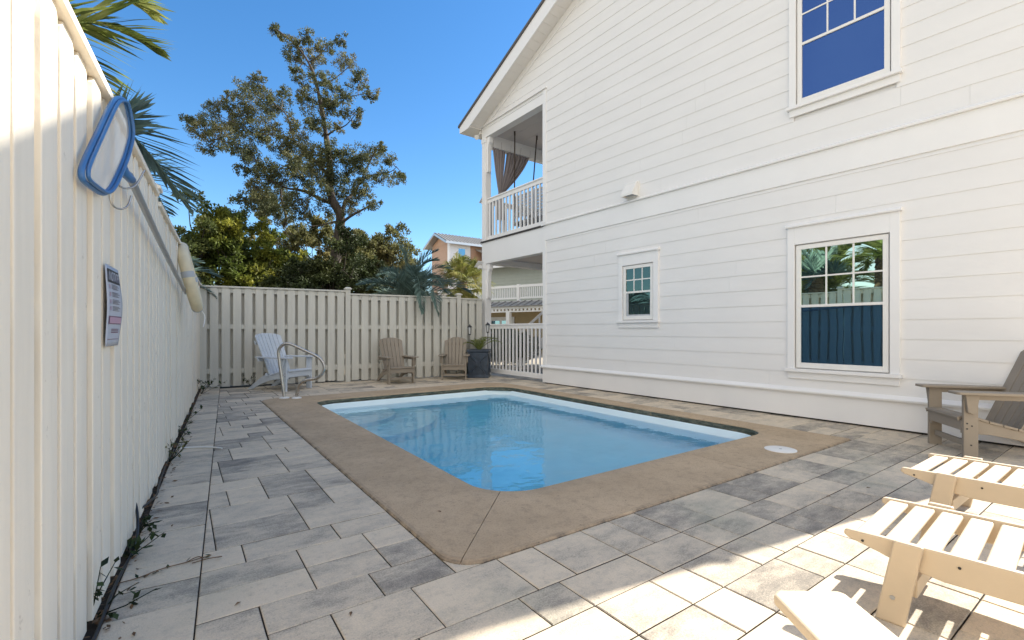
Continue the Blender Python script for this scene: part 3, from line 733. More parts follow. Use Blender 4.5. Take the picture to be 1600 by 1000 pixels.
# ------------------------------------------------------------ garden chairs
def facing(fx, fy): return math.atan2(-fx, fy)
def adirondack(name, label, mat, loc, face, s=1.0, nsl=6, white=False, group=None):
    r = thing(name, label, 'garden chair', loc, facing(*face), group)
    S = Matrix.Scale(s, 4)
    bd = lambda m, n, par=r, b=0.005: m.xf(S).build(n, mat, par, bevel=b*s)
    hw = 0.262                                              # centre of the front legs
    ah = 0.535
    for sx in (-1, 1):
        m = MB().bx(sx*hw - .016, sx*hw + .016, -.10, 0.0, 0.0, ah - .001); leg = bd(m, 'leg')
        m = MB(); xo = sx*(hw + .0175)
        if white:
            m.prism([(xo, -.085, ah-.002), (xo, -.015, ah-.002), (xo, -.03, ah-.10), (xo, -.05, ah-.17), (xo, -.07, ah-.10)], (sx*.028, 0, 0))
        else:
            m.prism([(sx*hw - .055, .0015, ah-.002), (sx*hw + .055, .0015, ah-.002), (sx*hw + .035, .0015, ah-.15), (sx*hw - .02, .0015, ah-.15)], (0, 0, 0.0)) if False else None
            m.prism([(xo, -.095, ah-.002), (xo, .002, ah-.002), (xo, -.015, ah-.15), (xo, -.05, ah-.165), (xo, -.075, ah-.15)], (sx*.03, 0, 0))
        bd(m, 'arm_bracket', leg)
        a = MB(); x1, x0 = sx*(hw + .085), sx*(hw - .065)
        pts = [(x0, .065), (x0 + sx*.01, .075), (x1 - sx*.018, .075), (x1, .058), (x1, -.25), (x1 - sx*.02, -.45), (x1 - sx*.075, -.70), (x0 - sx*0.0 + sx*.0, -.70), (x0, -.35)]
        pts = [(x, y, ah) for x, y in pts]
        if sx < 0: pts = pts[::-1]
        a.prism(pts, (0, 0, .022)); bd(a, 'arm')
        if not white:
            bd(MB().bx(sx*hw - .012, sx*hw + .012, -.62, -.1005, ah - .045, ah - .001), 'arm_rail')
        rl = MB(); xr = sx*(hw - .0175) - (sx*.028 if sx > 0 else 0) 
        xr = sx*(hw - .017) if sx < 0 else sx*(hw - .017) - .028
        side = [(-.005, .20), (-.005, .315), (-.10, .325), (-.22, .300), (-.34, .250), (-.44, .235), (-.52, .245), (-.60, .205), (-.78, .085), (-.88, .012), (-.885, 0.0), (-.80, 0.0), (-.66, .07), (-.44, .155), (-.20, .195)]
        rl.prism([(xr, y, z) for y, z in side], (.028, 0, 0)); bd(rl, 'rear_leg')
    iw = hw - .016
    st = MB(); ys = [0.0, -.095, -.19, -.285, -.38]
    zz = lambda y: .318 + .012*(1 if y > -.12 else 0) + (y + .10)*.27 if y < -.10 else .328
    for i, y in enumerate(ys):
        y1 = y - .085; za, zb = zz(y), zz(y1)
        st.prism([(-iw - .012, y + .004, za), (-iw - .012, y1, zb), (-iw - .012, y1, zb + .02), (-iw - .012, y + .004, za + .02)], (2*iw + .024, 0, 0)) if i else st.prism([(-iw, y + .022, za - .012), (-iw, y + .026, za + .006), (-iw, y1, zb), (-iw, y1, zb + .02), (-iw, y - .01, za + .02), (-iw, y + .015, za + .016)], (2*iw, 0, 0))
    bd(st, 'seat')
    bd(MB().bx(-hw + .0165, hw - .0165, -.022, .001, .225, .315), 'front_apron')
    if not white: bd(MB().bx(-hw + .0165, hw - .0165, -.065, -.04, .085, .135), 'stretcher')
    # back: slats fanned out, arched top
    y0, z0 = -.415, .225; ln = math.tan(R(24)) ; up = Vector((0, -math.sin(R(24)), math.cos(R(24)))); nn = Vector((0, math.cos(R(24)), math.sin(R(24))))
    H0 = 0.80
    wb, wt_ = 0.445, 0.54
    back = MB()
    for i in range(nsl):
        f0, f1 = -.5 + i/nsl, -.5 + (i+1)/nsl; g = .006
        def P(f, t):
            xx = f * (wb + (wt_ - wb)*t); return Vector((xx, y0, z0)) + up*(H0*t)
        arc = lambda f: 1.0 - (0.10 if not white else 0.07)*(2*f)**2 - (.02 if abs(f) > .45 else 0)
        e = g / wb
        a0, a1 = f0 + e/2*1.1, f1 - e/2*1.1
        curve = lambda f: nn * (-0.035 * (1 - (2*f)**2))
        pts = [P(a0, 0) + curve(a0), P(a1, 0) + curve(a1), P(a1, arc(a1)) + curve(a1), P((a0+a1)/2, arc((a0+a1)/2)) + curve((a0+a1)/2)*1.0, P(a0, arc(a0)) + curve(a0)]
        c_ = sum((Vector(p) for p in pts), Vector()) / 5
        back.prism(pts[::1], nn * .02)
    bd(back, 'backrest', r, 0.004)
    for t_, wd in ((.42, .60), (.80, .50), (.06, .49)):
        q = Vector((0, y0, z0)) + up*(H0*t_) - nn*.052
        rot = Matrix((Vector((1, 0, 0)), nn, up)).transposed()
        bd(MB().box(q, (wd, .022, .07), rot), 'back_rail')
    sc_m = MB()
    for sx in (-1, 1):
        for (y, z) in ((-.022, .29), (-.055, .27), (-.022, .245), (-.05, .05 + .06), (-.03, ah - .02)):
            x = sx*(hw + .0162); n0 = Vector((sx, 0, 0))
            sc_m.tube([(x, y, z), (x + sx*.003, y, z)], .0065, 8)
    sc_m.xf(S).build('screws', M['dark'], r)
    return r
GA = 'adirondack chairs around the pool'
adirondack('adirondack_chair', 'white painted adirondack chair standing at the fence behind the steel handrail', M['white_wood'], (-3.94, 8.72, 0), (.93, -.36), 1.11, 7, True, GA)
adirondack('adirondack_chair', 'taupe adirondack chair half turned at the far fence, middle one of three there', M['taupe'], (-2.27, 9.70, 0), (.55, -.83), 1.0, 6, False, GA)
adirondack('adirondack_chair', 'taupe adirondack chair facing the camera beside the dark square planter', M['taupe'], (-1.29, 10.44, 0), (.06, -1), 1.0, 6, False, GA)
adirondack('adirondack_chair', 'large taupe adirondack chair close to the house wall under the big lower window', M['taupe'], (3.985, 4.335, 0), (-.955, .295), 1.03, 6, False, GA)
adirondack('adirondack_chair', 'sand coloured adirondack chair in the near corner, only its sunlit arm in view', M['sand'], (0.885, 0.905, 0), (.02, 1), 1.0, 6, False, GA)

# ------------------------------------------------------------ footstools
def ottoman(label, tipn, tipf):
    tn, tf = Vector((*tipn, 0)), Vector((*tipf, 0)); wv = tf - tn; wd = wv.length
    # local x runs along the stool away from the tips, y from the near rail to the far rail
    ang = math.atan2(wv.y, wv.x) - R(90)
    r = thing('footstool', label, 'footstool', tn, ang, 'slatted footstools')
    zt = 0.30
    side = [(-.004, zt-.012), (.006, zt), (.10, zt + .003), (.35, zt + .008), (.72, zt + .012), (.74, zt + .0), (.74, zt - .09), (.30, zt - .098), (.20, zt - .085), (.10, zt - .055), (.012, zt - .034), (-.004, zt - .022)]
    side = [(-.002, zt-.006)] + side[1:]
    for y in (0.0, wd - .026):
        MB().prism([(x, y, z) for x, z in side], (0, .026, 0)).build('side_rail', M['sand'], r, bevel=0.007, seg=3)
    for i in range(8):
        x0 = .028 + i*.0925; z = zt + .004*(x0/.4)
        MB().bx(x0, x0 + .072, .0275, wd - .0275, z - .022, z - .004).build('slat', M['sand'], r, bevel=0.008, seg=3)
    for (xa, sgn) in ((.205, -1), (.60, 1)):
        for y in (-.030, wd + .002):
            xb = xa + sgn*.055
            leg = MB().prism([(xb - .045, y, 0), (xb + .045, y, 0), (xa + .043, y, zt + .014), (xa - .043, y, zt + .014)], (0, .028, 0)).build('leg', M['sand'], r, bevel=0.007, seg=3)
            sy = y if y < .1 else y + .028
            MB().tube([(xb + .01, sy + .001, .10), (xb + .01, sy + (-.003 if y < .1 else .003), .10)], .008, 10).build('screw', M['alu'], leg)
    MB().bx(.20, .222, .028, wd - .028, zt - .20, zt - .135).build('cross_brace', M['sand'], r, bevel=0.004)
    m = MB()
    for x in (.06, .34, .52):
        m.tube([(x, -.0005, zt - .03), (x, -.003, zt - .03)], .005, 8)
    m.build('screws', M['dark'], r)
    return r
ottoman('sunlit sand coloured slatted footstool nearest the camera at the right edge', (1.348, 1.906), (1.798, 2.275))
ottoman('second sand coloured slatted footstool, between the near footstool and the chair by the house', (2.278, 2.754), (2.731, 3.078))

# ------------------------------------------------------------ handrail
hr = thing('pool_handrail', 'bent stainless steel handrail standing on the pool rim in front of the white chair', 'handrail', (-3.56, 7.57, 0), 0)
path_px = [(444.4, 623), (440.5, 594), (436.7, 566), (434.9, 552), (436, 545), (440, 540), (445, 537.2), (450.5, 537), (457, 538.8), (475, 547.3), (494.8, 556.5), (501, 561), (505.5, 567.5), (507, 575), (505, 582), (500, 588.3), (493, 591.8), (485, 593), (478, 594), (472, 596.5), (467.6, 601), (464.8, 607), (463.8, 614), (463.6, 623)]
pts = []
for px, py in path_px:
    q = at(px, py, 7.57); pts.append(Vector((q.x + 3.56, 0, q.z)))
pts[0].z = ZT; pts[-1].z = ZT
def smooth(p, it=2):
    for _ in range(it):
        o_ = [p[0]]
        for a, b in zip(p, p[1:]): o_ += [a*.75 + b*.25, a*.25 + b*.75]
        p = o_ + [p[-1]]
    return p
MB().tube(smooth(pts), 0.0235, 14).build('rail_tube', M['steel'], hr, smooth=60)
for q in (pts[0], pts[-1]):
    MB().lathe([(0.075, 0), (0.075, 0.008), (0.055, 0.018), (0.027, 0.024)], (q.x, 0, ZT), 24).build('escutcheon', M['white_plastic'], hr, smooth=40)

# ------------------------------------------------------------ planter with palm and lanterns
pl = thing('square_planter', 'dark blue grey square planter with a crossed front panel, beside the porch railing', 'planter', (-.775, 11.13, 0), R(-4))
PWD, PH = .49, .66
b = MB()
def ring(w_, z): return [(-w_/2, -w_/2, z), (w_/2, -w_/2, z), (w_/2, w_/2, z), (-w_/2, w_/2, z)]
rings = [ring(PWD*.98, 0), ring(PWD*.98, .045), ring(PWD*.94, .055), ring(PWD*.97, PH - .07), ring(PWD*1.06, PH - .05), ring(PWD*1.06, PH), ring(PWD*.92, PH), ring(PWD*.90, PH - .08)]
for r_ in rings: b.v += r_
for i in range(len(rings) - 1):
    for q in range(4): b.f.append((i*4+q, i*4+(q+1) % 4, (i+1)*4+(q+1) % 4, (i+1)*4+q))
b.build('planter_body', M['planter'], pl, bevel=0.006)
for rot in (0, 90, 180, 270):
    mm = MB(); hw_ = PWD*.47
    for s_ in (-1, 1):
        mm.tube([(s_*hw_*.86, -hw_ - .004, .10), (0, -hw_ - .016, .33), (-s_*hw_*.9, -hw_ - .008, PH - .11)], .016, 6)
    mm.tube([(0, -hw_ - .001, .33), (0, -hw_ - .026, .33)], .062, 20); mm.tube([(0, -hw_ - .02, .33), (0, -hw_ - .034, .33)], .03, 16)
    mm.xf(Matrix.Rotation(R(rot), 4, 'Z')).build('cross_ornament', M['planter'], pl, smooth=40)
MB().poly(ring(PWD*.91, PH - .06)).build('potting_soil', M['soil'], pl)
def lantern(label, loc, lean):
    r = thing('garden_lantern', label, 'lantern', loc, 0, 'lanterns on stakes')
    MB().tube([(0, 0, -.12), (lean*.45, 0, .40)], .007, 8).build('stake', M['dark'], r)
    x = lean*.45
    MB().lathe([(.012, .39), (.028, .41), (.045, .56), (.045, .565)], (x, 0, 0), 6).build('glass', M['clear'], r)
    fr = MB()
    for i in range(6):
        a = 2*math.pi*i/6; fr.tube([(x + .028*math.cos(a), .028*math.sin(a), .405), (x + .047*math.cos(a), .047*math.sin(a), .565)], .005, 5)
    fr.lathe([(.02, .385), (.032, .40), (.032, .41)], (x, 0, 0), 6); fr.lathe([(.058, .565), (.058, .575), (.025, .61), (.008, .625), (.008, .64)], (x, 0, 0), 6)
    fr.build('frame', M['dark'], r)
lantern('black stake lantern at the right side of the planter palm', (-.565, 10.95, PH), .0)
lantern('black stake lantern at the left of the planter palm, half hidden by its fronds', (-.985, 11.05, PH - .05), -.02)

# ------------------------------------------------------------ things on the left fence
def fpt(u, o, z): return FO + FD*u + FN*o + Vector((0, 0, z))
sg = thing('pool_rules_sign', 'curled white notice sheet with a black heading and pink box, fixed to the left fence', 'sign', fpt(-.055, .051, 1.035), FA)
SW, SH = .255, .335
sh_ = MB()
nx, nz = 8, 14
bow = lambda x, z: -.004 - .010*math.sin(math.pi*z/SH)*(x/SW) - .006*(1 - math.cos(2*math.pi*z/SH))*.5
for i in range(nz + 1):
    for j in range(nx + 1):
        x, z = SW*j/nx, SH*i/nz; sh_.v.append((x, bow(x, z), z - .0 + .018*(x/SW)*(0)))
for i in range(nz):
    for j in range(nx):
        a = i*(nx+1)+j; sh_.f.append((a, a+1, a+nx+2, a+nx+1))
so_ = sh_.build('sheet', M['sign_white'], sg, smooth=60)
md = so_.modifiers.new('thick', 'SOLIDIFY'); md.thickness = 0.0016
def patch(name, mat, x0, x1, z0, z1, lift=.0016):
    m = MB(); n1, n2 = 4, 5
    for i in range(n2 + 1):
        for j in range(n1 + 1):
            x, z = x0 + (x1-x0)*j/n1, z0 + (z1-z0)*i/n2; m.v.append((x, bow(x, z) - lift, z))
    for i in range(n2):
        for j in range(n1):
            a = i*(n1+1)+j; m.f.append((a, a+1, a+n1+2, a+n1+1))
    return m.build(name, mat, sg)
X = lambda f: SW*f
patch('heading_band', M['sign_black'], X(.08), X(.93), SH*.915, SH*.955)
patch('heading_panel', M['sign_grey'], X(.08), X(.93), SH*.82, SH*.914)
patch('heading_band', M['sign_black'], X(.08), X(.93), SH*.79, SH*.819)
def sign_text(body, x, z, size, mat, name='lettering', lift=.003, bold=0.0):
    cu = bpy.data.curves.new(name, 'FONT'); cu.body = body; cu.size = size; cu.align_x = 'CENTER'; cu.align_y = 'CENTER'; cu.offset = bold
    o = bpy.data.objects.new(name, cu); C.objects.link(o); cu.materials.append(mat); o.parent = sg
    dg = bpy.context.evaluated_depsgraph_get(); me = bpy.data.meshes.new_from_object(o.evaluated_get(dg)); bpy.data.objects.remove(o)
    o = bpy.data.objects.new(name, me); C.objects.link(o); o.parent = sg
    if not me.materials: me.materials.append(mat)
    o.location = (x, bow(x, z) - lift, z); o.rotation_euler = (R(90), 0, 0); return o
sign_text('NOTICE', X(.505), SH*.866, .052, M['sign_white'], bold=.0008)
for zc in (.735, .64, .55, .465):
    for q in range(4): patch('text_line', M['sign_grey'], X(.30), X(.30 + (.42, .50, .36, .44)[q]), SH*(zc + .026 - q*.016), SH*(zc + .034 - q*.016))
    patch('bullet', M['sign_pink'], X(.16), X(.21), SH*(zc - .02), SH*(zc + .03))
patch('pink_border', M['sign_plum'], X(.09), X(.92), SH*.275, SH*.375)
patch('pink_box', M['sign_pink'], X(.12), X(.89), SH*.285, SH*.362, .0030)
for q in range(3): patch('text_line', M['sign_plum'], X(.30), X(.80), SH*(.205 - q*.02), SH*(.216 - q*.02))
patch('rule_line', M['sign_plum'], X(.08), X(.9), SH*.082, SH*.09)

def net_pt(px, py): return at(px, py, 1.55 + (px - 128)/77*.55)
sk = thing('pool_skimmer', 'blue framed pool skimmer net on a long aluminium pole hung along the left fence', 'pool skimmer', fpt(.13, .10, 1.80))
so0 = Vector(sk.location)
fr_px = [(180, 154), (189, 153), (195, 158), (202, 192), (203, 208), (201, 222), (193, 250), (181, 277), (174, 291), (168, 299), (160, 303.5), (146, 295), (131, 284), (126.5, 275), (127.5, 262), (137, 240), (158, 196), (172, 166)]
fp = [net_pt(*q) - so0 for q in fr_px]
def smc(p):
    o_ = []
    for i in range(len(p)):
        a, b_ = p[i], p[(i+1) % len(p)]; o_ += [a*.75 + b_*.25, a*.25 + b_*.75]
    return o_
fps = smc(smc(fp)); c_f = sum(fps, Vector())/len(fps)
MB().tube(fps, .0095, 10, closed=True).build('net_frame', M['blue_plastic'], sk, smooth=60)
MB().tube([p*.97 + c_f*.03 + FN*.015 for p in fps], .0065, 8, closed=True).build('frame_lip', M['blue_plastic'], sk, smooth=60)
c0 = sum(fps, Vector())/len(fps) - FN*.025
m = MB(); n = len(fps)
m.v = [tuple(p) for p in fps] + [tuple(p*.5 + c0*.5 - FN*.012) for p in fps] + [tuple(c0)]
for i in range(n):
    j = (i+1) % n; m.f += [(i, j, n+j, n+i), (n+i, n+j, 2*n)]
m.build('net', M['net'], sk, smooth=60)
rib = [c0 + FN*.004 + (net_pt(196, 176) - so0 - c0)*t_ for t_ in (0, .5, 1)]
P0, P1 = fpt(.16, .10, 1.792) - so0, fpt(3.55, .105, 1.50) - so0
sock = net_pt(193, 268) - so0
MB().tube([net_pt(191, 258) - so0, sock, P0 + (P1-P0)*.015], [.016, .02, .018], 10).build('pole_socket', M['blue_plastic'], sk, smooth=50)
MB().tube([P0 + (P1-P0)*t_ + Vector((0, 0, -.02*math.sin(math.pi*t_))) for t_ in [i/14 for i in range(15)]], .0165, 14).build('pole', M['alu'], sk, smooth=60)
for lab, pxs in (('curved steel wire hook on the left fence holding up the skimmer pole', [(183, 262), (182, 286), (188, 292), (197, 295), (206, 293.5), (214, 288), (219, 279), (223, 271), (226, 266)]),
                 ('empty curved steel wire hook on the left fence just below the skimmer pole', [(172, 285), (171.5, 300), (172.5, 314), (177, 322), (184, 326.5), (192, 326.5), (199, 323), (203, 314), (205, 306)])):
    o = MB().tube(smooth([at(px, py, 2.02 + (px - 183)*.0035) for px, py in pxs]), .0042, 8).build('wire_hook', M['steel'], smooth=60)
    tag(o, lab, 'hook', 'wire hooks on the left fence')

by = thing('life_buoy', 'weathered cream ring buoy hanging edge on against the left fence', 'life buoy', fpt(3.63, .135, 1.67), FA)
RB, rb = .325, .054
tilt = Matrix.Rotation(R(-12), 4, 'X')
def torus(a0, a1, n, R_, r_, closed):
    pts = [tilt @ Vector((R_*math.cos(a0 + (a1-a0)*i/n), 0, R_*math.sin(a0 + (a1-a0)*i/n))) for i in range(n + (0 if closed else 1))]
    return MB().tube(pts, r_, 16, closed=closed)
torus(0, 2*math.pi, 48, RB, rb, True).build('buoy_ring', M['cream_foam'], by, smooth=60)
for k_ in range(4):
    a = R(180 + 90*k_); torus(a - .085, a + .085, 5, RB, rb + .004, False).build('grey_band', M['grey_band'], by, smooth=60)
MB().tube(smooth([tilt @ Vector(p) for p in ((.02, -.03, -RB - .04), (.03, -.05, -RB - .10), (0, -.03, -RB - .17), (-.05, -.01, -RB - .22))]), .005, 6).build('grab_rope', M['white_plastic'], by)
MB().tube([tilt @ Vector(p) for p in ((0, .07, RB - .02), (0, .02, RB - .06), (0, -.02, RB - .062), (0, -.04, RB - .03))], .006, 6).build('hanger', M['alu'], by)

# ------------------------------------------------------------ upper porch: curtain, swing; small lights
def hpt(x, y, z): return HO + HD*x - HN*y + Vector((0, 0, z))
cu = thing('porch_curtain', 'taupe curtain tied to the post of the upper porch corner', 'curtain', hpt(-2.2, .2, 4.3), HA)
def curtain(y0, y1, zt, yg, zg, nf, seed):
    m = MB(); nu, nv = 64, 24
    for v in range(nv + 1):
        tv = v/nv; e = tv**1.5
        for u_ in range(nu + 1):
            tu = u_/nu; yt = y0 + (y1 - y0)*tu; y = yt*(1-e) + (yg + (tu - .5)*.07)*e
            amp = .034*(1 - .55*e); x = amp*math.sin(tu*nf*2*math.pi + seed + .6*tv) + .014*math.sin(tu*nf*4.3 + 2*seed)
            z = zt + (zg - zt)*tv - .10*math.sin(math.pi*tv)*(tu if y1 > yg + .4 else 0)*0
            m.v.append((x, y - .2, z - 4.3))
    for v in range(nv):
        for u_ in range(nu):
            a = v*(nu+1)+u_; m.f.append((a, a+1, a+nu+2, a+nu+1))
    return m
curtain(.20, .62, 5.84, .44, 4.56, 5, 0.3).build('curtain_panel', M['curtain'], cu, smooth=80)
curtain(.66, 1.42, 5.84, .50, 4.56, 7, 1.7).build('curtain_panel', M['curtain'], cu, smooth=80)
m = MB(); n = 24
for z_, w_ in ((4.56, .04), (4.46, .055), (4.2, .09), (3.9, .11)):
    for q in range(n):
        a = 2*math.pi*q/n; rr_ = w_*(1 + .18*math.sin(6*a)); m.v.append((rr_*.5*math.cos(a), .46 - .2 + rr_*math.sin(a), z_ - 4.3))
for i in range(3):
    for q in range(n): m.f.append((i*n+q, i*n+(q+1) % n, (i+1)*n+(q+1) % n, (i+1)*n+q))
m.build('curtain_tail', M['curtain'], cu, smooth=80)
MB().tube([(.04*math.cos(a), .26 + .05*math.sin(a), 4.56 - 4.3) for a in [i*math.pi/6 for i in range(12)]], .012, 6, closed=True).build('tie_back', M['curtain'], cu)

sw = thing('porch_swing', 'grey slatted porch swing hanging by dark ropes behind the upper porch railing', 'porch swing', hpt(-1.25, .8, 3.75), HA)
b_ = MB()
for i in range(7): b_.bx(-.62, .62, -.20 + .012*i, -.18 + .012*i, .12 + i*.085, .12 + i*.085 + .062)
for x in (-.6, -.2, .2, .6): b_.bx(x - .03, x + .03, -.175, -.15, .0, .70)
b_.build('backrest', M['grey_wood'], sw)
s_ = MB()
for i in range(6): s_.bx(-.62, .62, -.16 + i*.085, -.09 + i*.085, .02, .042)
for x in (-.6, .6): s_.bx(x - .03, x + .03, -.18, .36, -.04, .018)
s_.build('seat', M['grey_wood'], sw)
for x in (-.6, .6):
    a_ = MB().bx(x - .035, x + .035, -.13, .34, .26, .285); a_.bx(x - .03, x + .03, .29, .335, .0, .26); a_.build('arm', M['grey_wood'], sw)
for (x0, y0, x1, y1) in ((-.40, -.30, -.60, -.16), (-.28, .30, -.60, .33), (.60, -.2, .60, -.16), (.60, .3, .60, .33)):
    rp = MB(); rp.tube([(x0, y0, 5.955 - 3.75), (x1*.35 + x0*.65, y1*.35 + y0*.65, 1.4), (x1, y1, -.02)], .016, 8); rp.tube([(x0, y0, 5.955 - 3.75), (x0, y0, 5.86 - 3.75)], .022, 8)
    rp.build('rope', M['rope'], sw)

fl = thing('flood_light', 'twin white security floodlights under the roof corner', 'floodlight', hpt(W0 - .05, .02, 5.99), HA)
MB().bx(-.05, .02, -.05, .05, .02, .09).build('mount', M['white_plastic'], fl, bevel=.006)
for dx, dy in ((-.10, -.07), (-.02, .10)):
    q = MB().lathe([(.012, -.04), (.05, -.03), (.062, .03), (.058, .035), (.01, .036)], (0, 0, 0), 20)
    q.xf(Matrix.Translation((dx, dy, -.03)) @ Matrix.Rotation(R(125), 4, 'X') @ Matrix.Rotation(R(25), 4, 'Y'))
    lh = q.build('lamp_head', M['white_plastic'], fl, smooth=40); MB().tube([(dx*.4, dy*.4, .03), (dx, dy, -.02)], .012, 8).build('lamp_arm', M['white_plastic'], lh)
def solar(label, loc, s_):
    r = thing('solar_light', label, 'solar light', loc, HA, 'solar lights on the porch posts')
    Mx = Matrix.Rotation(R(-38), 4, 'Y')
    MB().box((0, 0, .03), (.20*s_, .13*s_, .012)).xf(Mx).build('solar_panel', M['solar'], r, bevel=.002)
    MB().box((0, 0, .02), (.22*s_, .15*s_, .008)).xf(Mx).build('panel_frame', M['white_plastic'], r, bevel=.002)
    MB().bx(-.05*s_, .05*s_, -.02, .05, -.09*s_, -.02).build('lamp_body', M['white_plastic'], r, bevel=.006)
solar('small solar light on the lower porch post just under the beam', hpt(W0 - .0, -.085, 2.73), 1.0)
solar('small solar light sticking out from the upper porch post at railing height', hpt(W0 - .085, .08, 4.36), .8)

# ------------------------------------------------------------ neighbours and stair
def lap(m, x0, x1, y, z0, z1, step, axis='x'):
    z = z0
    while z < z1 - .01:
        zz = min(z + step, z1)
        if axis == 'x': m.poly([(x0, y - .02, z), (x1, y - .02, z), (x1, y, zz), (x0, y, zz)]); m.poly([(x0, y - .02, z), (x0, y, z), (x1, y, z), (x1, y - .02, z)])
        else: m.poly([(y - .02, x1, z), (y - .02, x0, z), (y, x0, zz), (y, x1, zz)])
        z = zz
    return m
ph = thing('tower_house', 'tall peach house with a pale metal roof far behind the palms', 'house', (-4.62, 35.0, 0), R(34.8))
m = MB(); m.prism([(0, 0, 0), (0, 3.1, 0), (0, 3.1, 7.75), (0, 1.55, 8.35), (0, 0, 7.75)], (7, 0, 0)); lap(m, 1.75, 7, 0, 0, 7.7, .19); lap(m, 0.12, 3.0, 0, 0, 7.7, .19, 'y')
m.build('wall', M['peach'], ph)
m = MB(); m.bx(-.05, 1.72, -.05, .3, 0, 7.72); m.bx(-.06, .10, -.06, .10, 0, 7.72); m.build('corner_trim', M['trim'], ph)
wq = MB().bx(.62, 1.30, -.075, -.051, 6.55, 7.32).build('window', M['trim'], ph)
MB().bx(.68, 1.24, -.085, -.076, 6.6, 7.27).build('pane', M['far_glass'], wq)
m = MB()
for sg_, (ya, yb, za, zb) in enumerate(((-.45, 1.55, 7.58, 8.47), (3.55, 1.55, 7.58, 8.47))):
    m.prism([(-.55, ya, za), (-.55, yb, zb), (-.55, yb, zb + .10), (-.55, ya, za + .10)], (8, 0, 0))
    for i in range(27):
        x = -.5 + i*.3; m.prism([(x, ya, za + .10), (x, yb, zb + .10), (x, yb, zb + .15), (x, ya, za + .15)], (.04, 0, 0))
m.build('roof', M['metal_roof'], ph)
m = MB(); m.bx(-.57, 7.5, -.50, -.42, 7.50, 7.66); m.prism([(-.58, -.45, 7.50), (-.58, 1.55, 8.39), (-.58, 3.55, 7.50), (-.58, 3.55, 7.66), (-.58, 1.55, 8.56), (-.58, -.45, 7.66)], (.08, 0, 0)); m.build('fascia', M['alu'], ph)
m = MB(); m.bx(2.6, 8, -2.2, -.03, 0, 6.5); lap(m, 2.6, 8, -2.2, 0, 6.5, .19); m.build('wing_wall', M['peach'], ph)
m = MB(); m.prism([(2.2, -2.7, 6.42), (2.2, -.03, 7.25), (2.2, -.03, 7.33), (2.2, -2.7, 6.50)], (6, 0, 0))
for i in range(20): m.prism([(2.2 + i*.3, -2.7, 6.5), (2.2 + i*.3, -.03, 7.33), (2.2 + i*.3, -.03, 7.39), (2.2 + i*.3, -2.7, 6.56)], (.04, 0, 0))
m.build('wing_roof', M['metal_roof'], ph)
lo = thing('low_peach_building', 'low peach building with a pale roof between the fan palm and the porch post', 'building', (-2.95, 30, 0), R(10))
m = MB(); m.bx(0, 2.6, 0, 3, 0, 3.55); lap(m, 0, 2.6, 0, 0, 3.5, .19); m.build('wall', M['peach'], lo)
m = MB(); m.prism([(-.15, -.35, 3.5), (-.15, 1.5, 4.25), (-.15, 1.5, 4.35), (-.15, -.35, 3.62)], (2.9, 0, 0))
for i in range(16): m.tube([(-.1 + i*.18, -.35, 3.63), (-.1 + i*.18, 1.5, 4.36)], .05, 6)
m.build('roof', M['metal_roof'], lo)
MB().bx(2.3, 2.62, -.03, -.001, 0, 3.5).build('corner_trim', M['trim'], lo)

sh2 = thing('neighbour_house', 'sage and ochre house with a white balcony seen through the lower porch', 'house', (-.98, 24, 0), math.atan2(-.59, .807))
m = MB(); m.bx(-4, 6, 1.6, 9, 2.5, 4.6); lap(m, -4, 6, 1.6, 2.5, 4.6, .16); m.build('upper_wall', M['sage'], sh2)
m = MB(); m.bx(-4, 6, 1.1, 9, 0, 2.35); lap(m, -4, 6, 1.1, 0, 2.35, .16); m.build('lower_wall', M['ochre'], sh2)
m = MB(); m.prism([(-4.4, 1.0, 4.52), (-4.4, 5, 5.1), (-4.4, 9, 4.52), (-4.4, 9, 4.66), (-4.4, 5, 5.24), (-4.4, 1.0, 4.66)], (10.8, 0, 0)); m.build('roof', M['metal_roof'], sh2)
MB().bx(-4.4, 6.4, .95, .998, 4.45, 4.68).build('fascia', M['trim'], sh2)
MB().bx(-4, 6, 0.0, 1.59, 2.42, 2.56).build('balcony_deck', M['trim'], sh2)
q = MB(); q.bx(-4, 6, .02, .12, 3.22, 3.34); q.bx(-4, 6, .04, .10, 2.66, 2.74)
for x in (-3.9, -1.2, 1.5, 4.2): q.bx(x, x + .14, 0, .14, 2.565, 3.38)
rl_ = q.build('balcony_railing', M['trim'], sh2)
q = MB()
for i in range(90): q.bx(-3.95 + i*.11, -3.95 + i*.11 + .04, .05, .09, 2.74, 3.22)
q.build('baluster_row', M['trim'], rl_)
q = MB(); q.prism([(-4, -.75, 2.24), (-4, 0, 2.50), (-4, 0, 2.54), (-4, -.75, 2.28)], (10, 0, 0))
for i in range(26): q.prism([(-4 + i*.4, -.75, 2.28), (-4 + i*.4, 0, 2.54), (-4 + i*.4, 0, 2.58), (-4 + i*.4, -.75, 2.32)], (.04, 0, 0))
q.build('porch_roof', M['metal_roof'], sh2)
q = MB(); q.bx(-4, 6, -.66, -.56, 2.14, 2.235); q.bx(-4, 6, -.64, -.56, 1.98, 2.04)
for i in range(46): q.bx(-3.98 + i*.22, -3.98 + i*.22 + .11, -.65, -.57, 2.04, 2.14)
q.build('dentil_beam', M['trim'], sh2)
for x in (-2.2, 1.36, 4.8): MB().bx(x, x + .2, -.70, -.50, 0, 1.98).build('porch_column', M['trim'], sh2)
for x in (-1.1, 2.75):
    wq = MB().bx(x, x + 1.7, 1.03, 1.078, .05, 1.82).build('window', M['trim'], sh2)
    MB().bx(x + .2, x + .75, 1.02, 1.029, .2, 1.62).build('pane', M['far_glass'], wq); MB().bx(x + .9, x + 1.5, 1.02, 1.029, .2, 1.62).build('pane', M['far_glass'], wq)
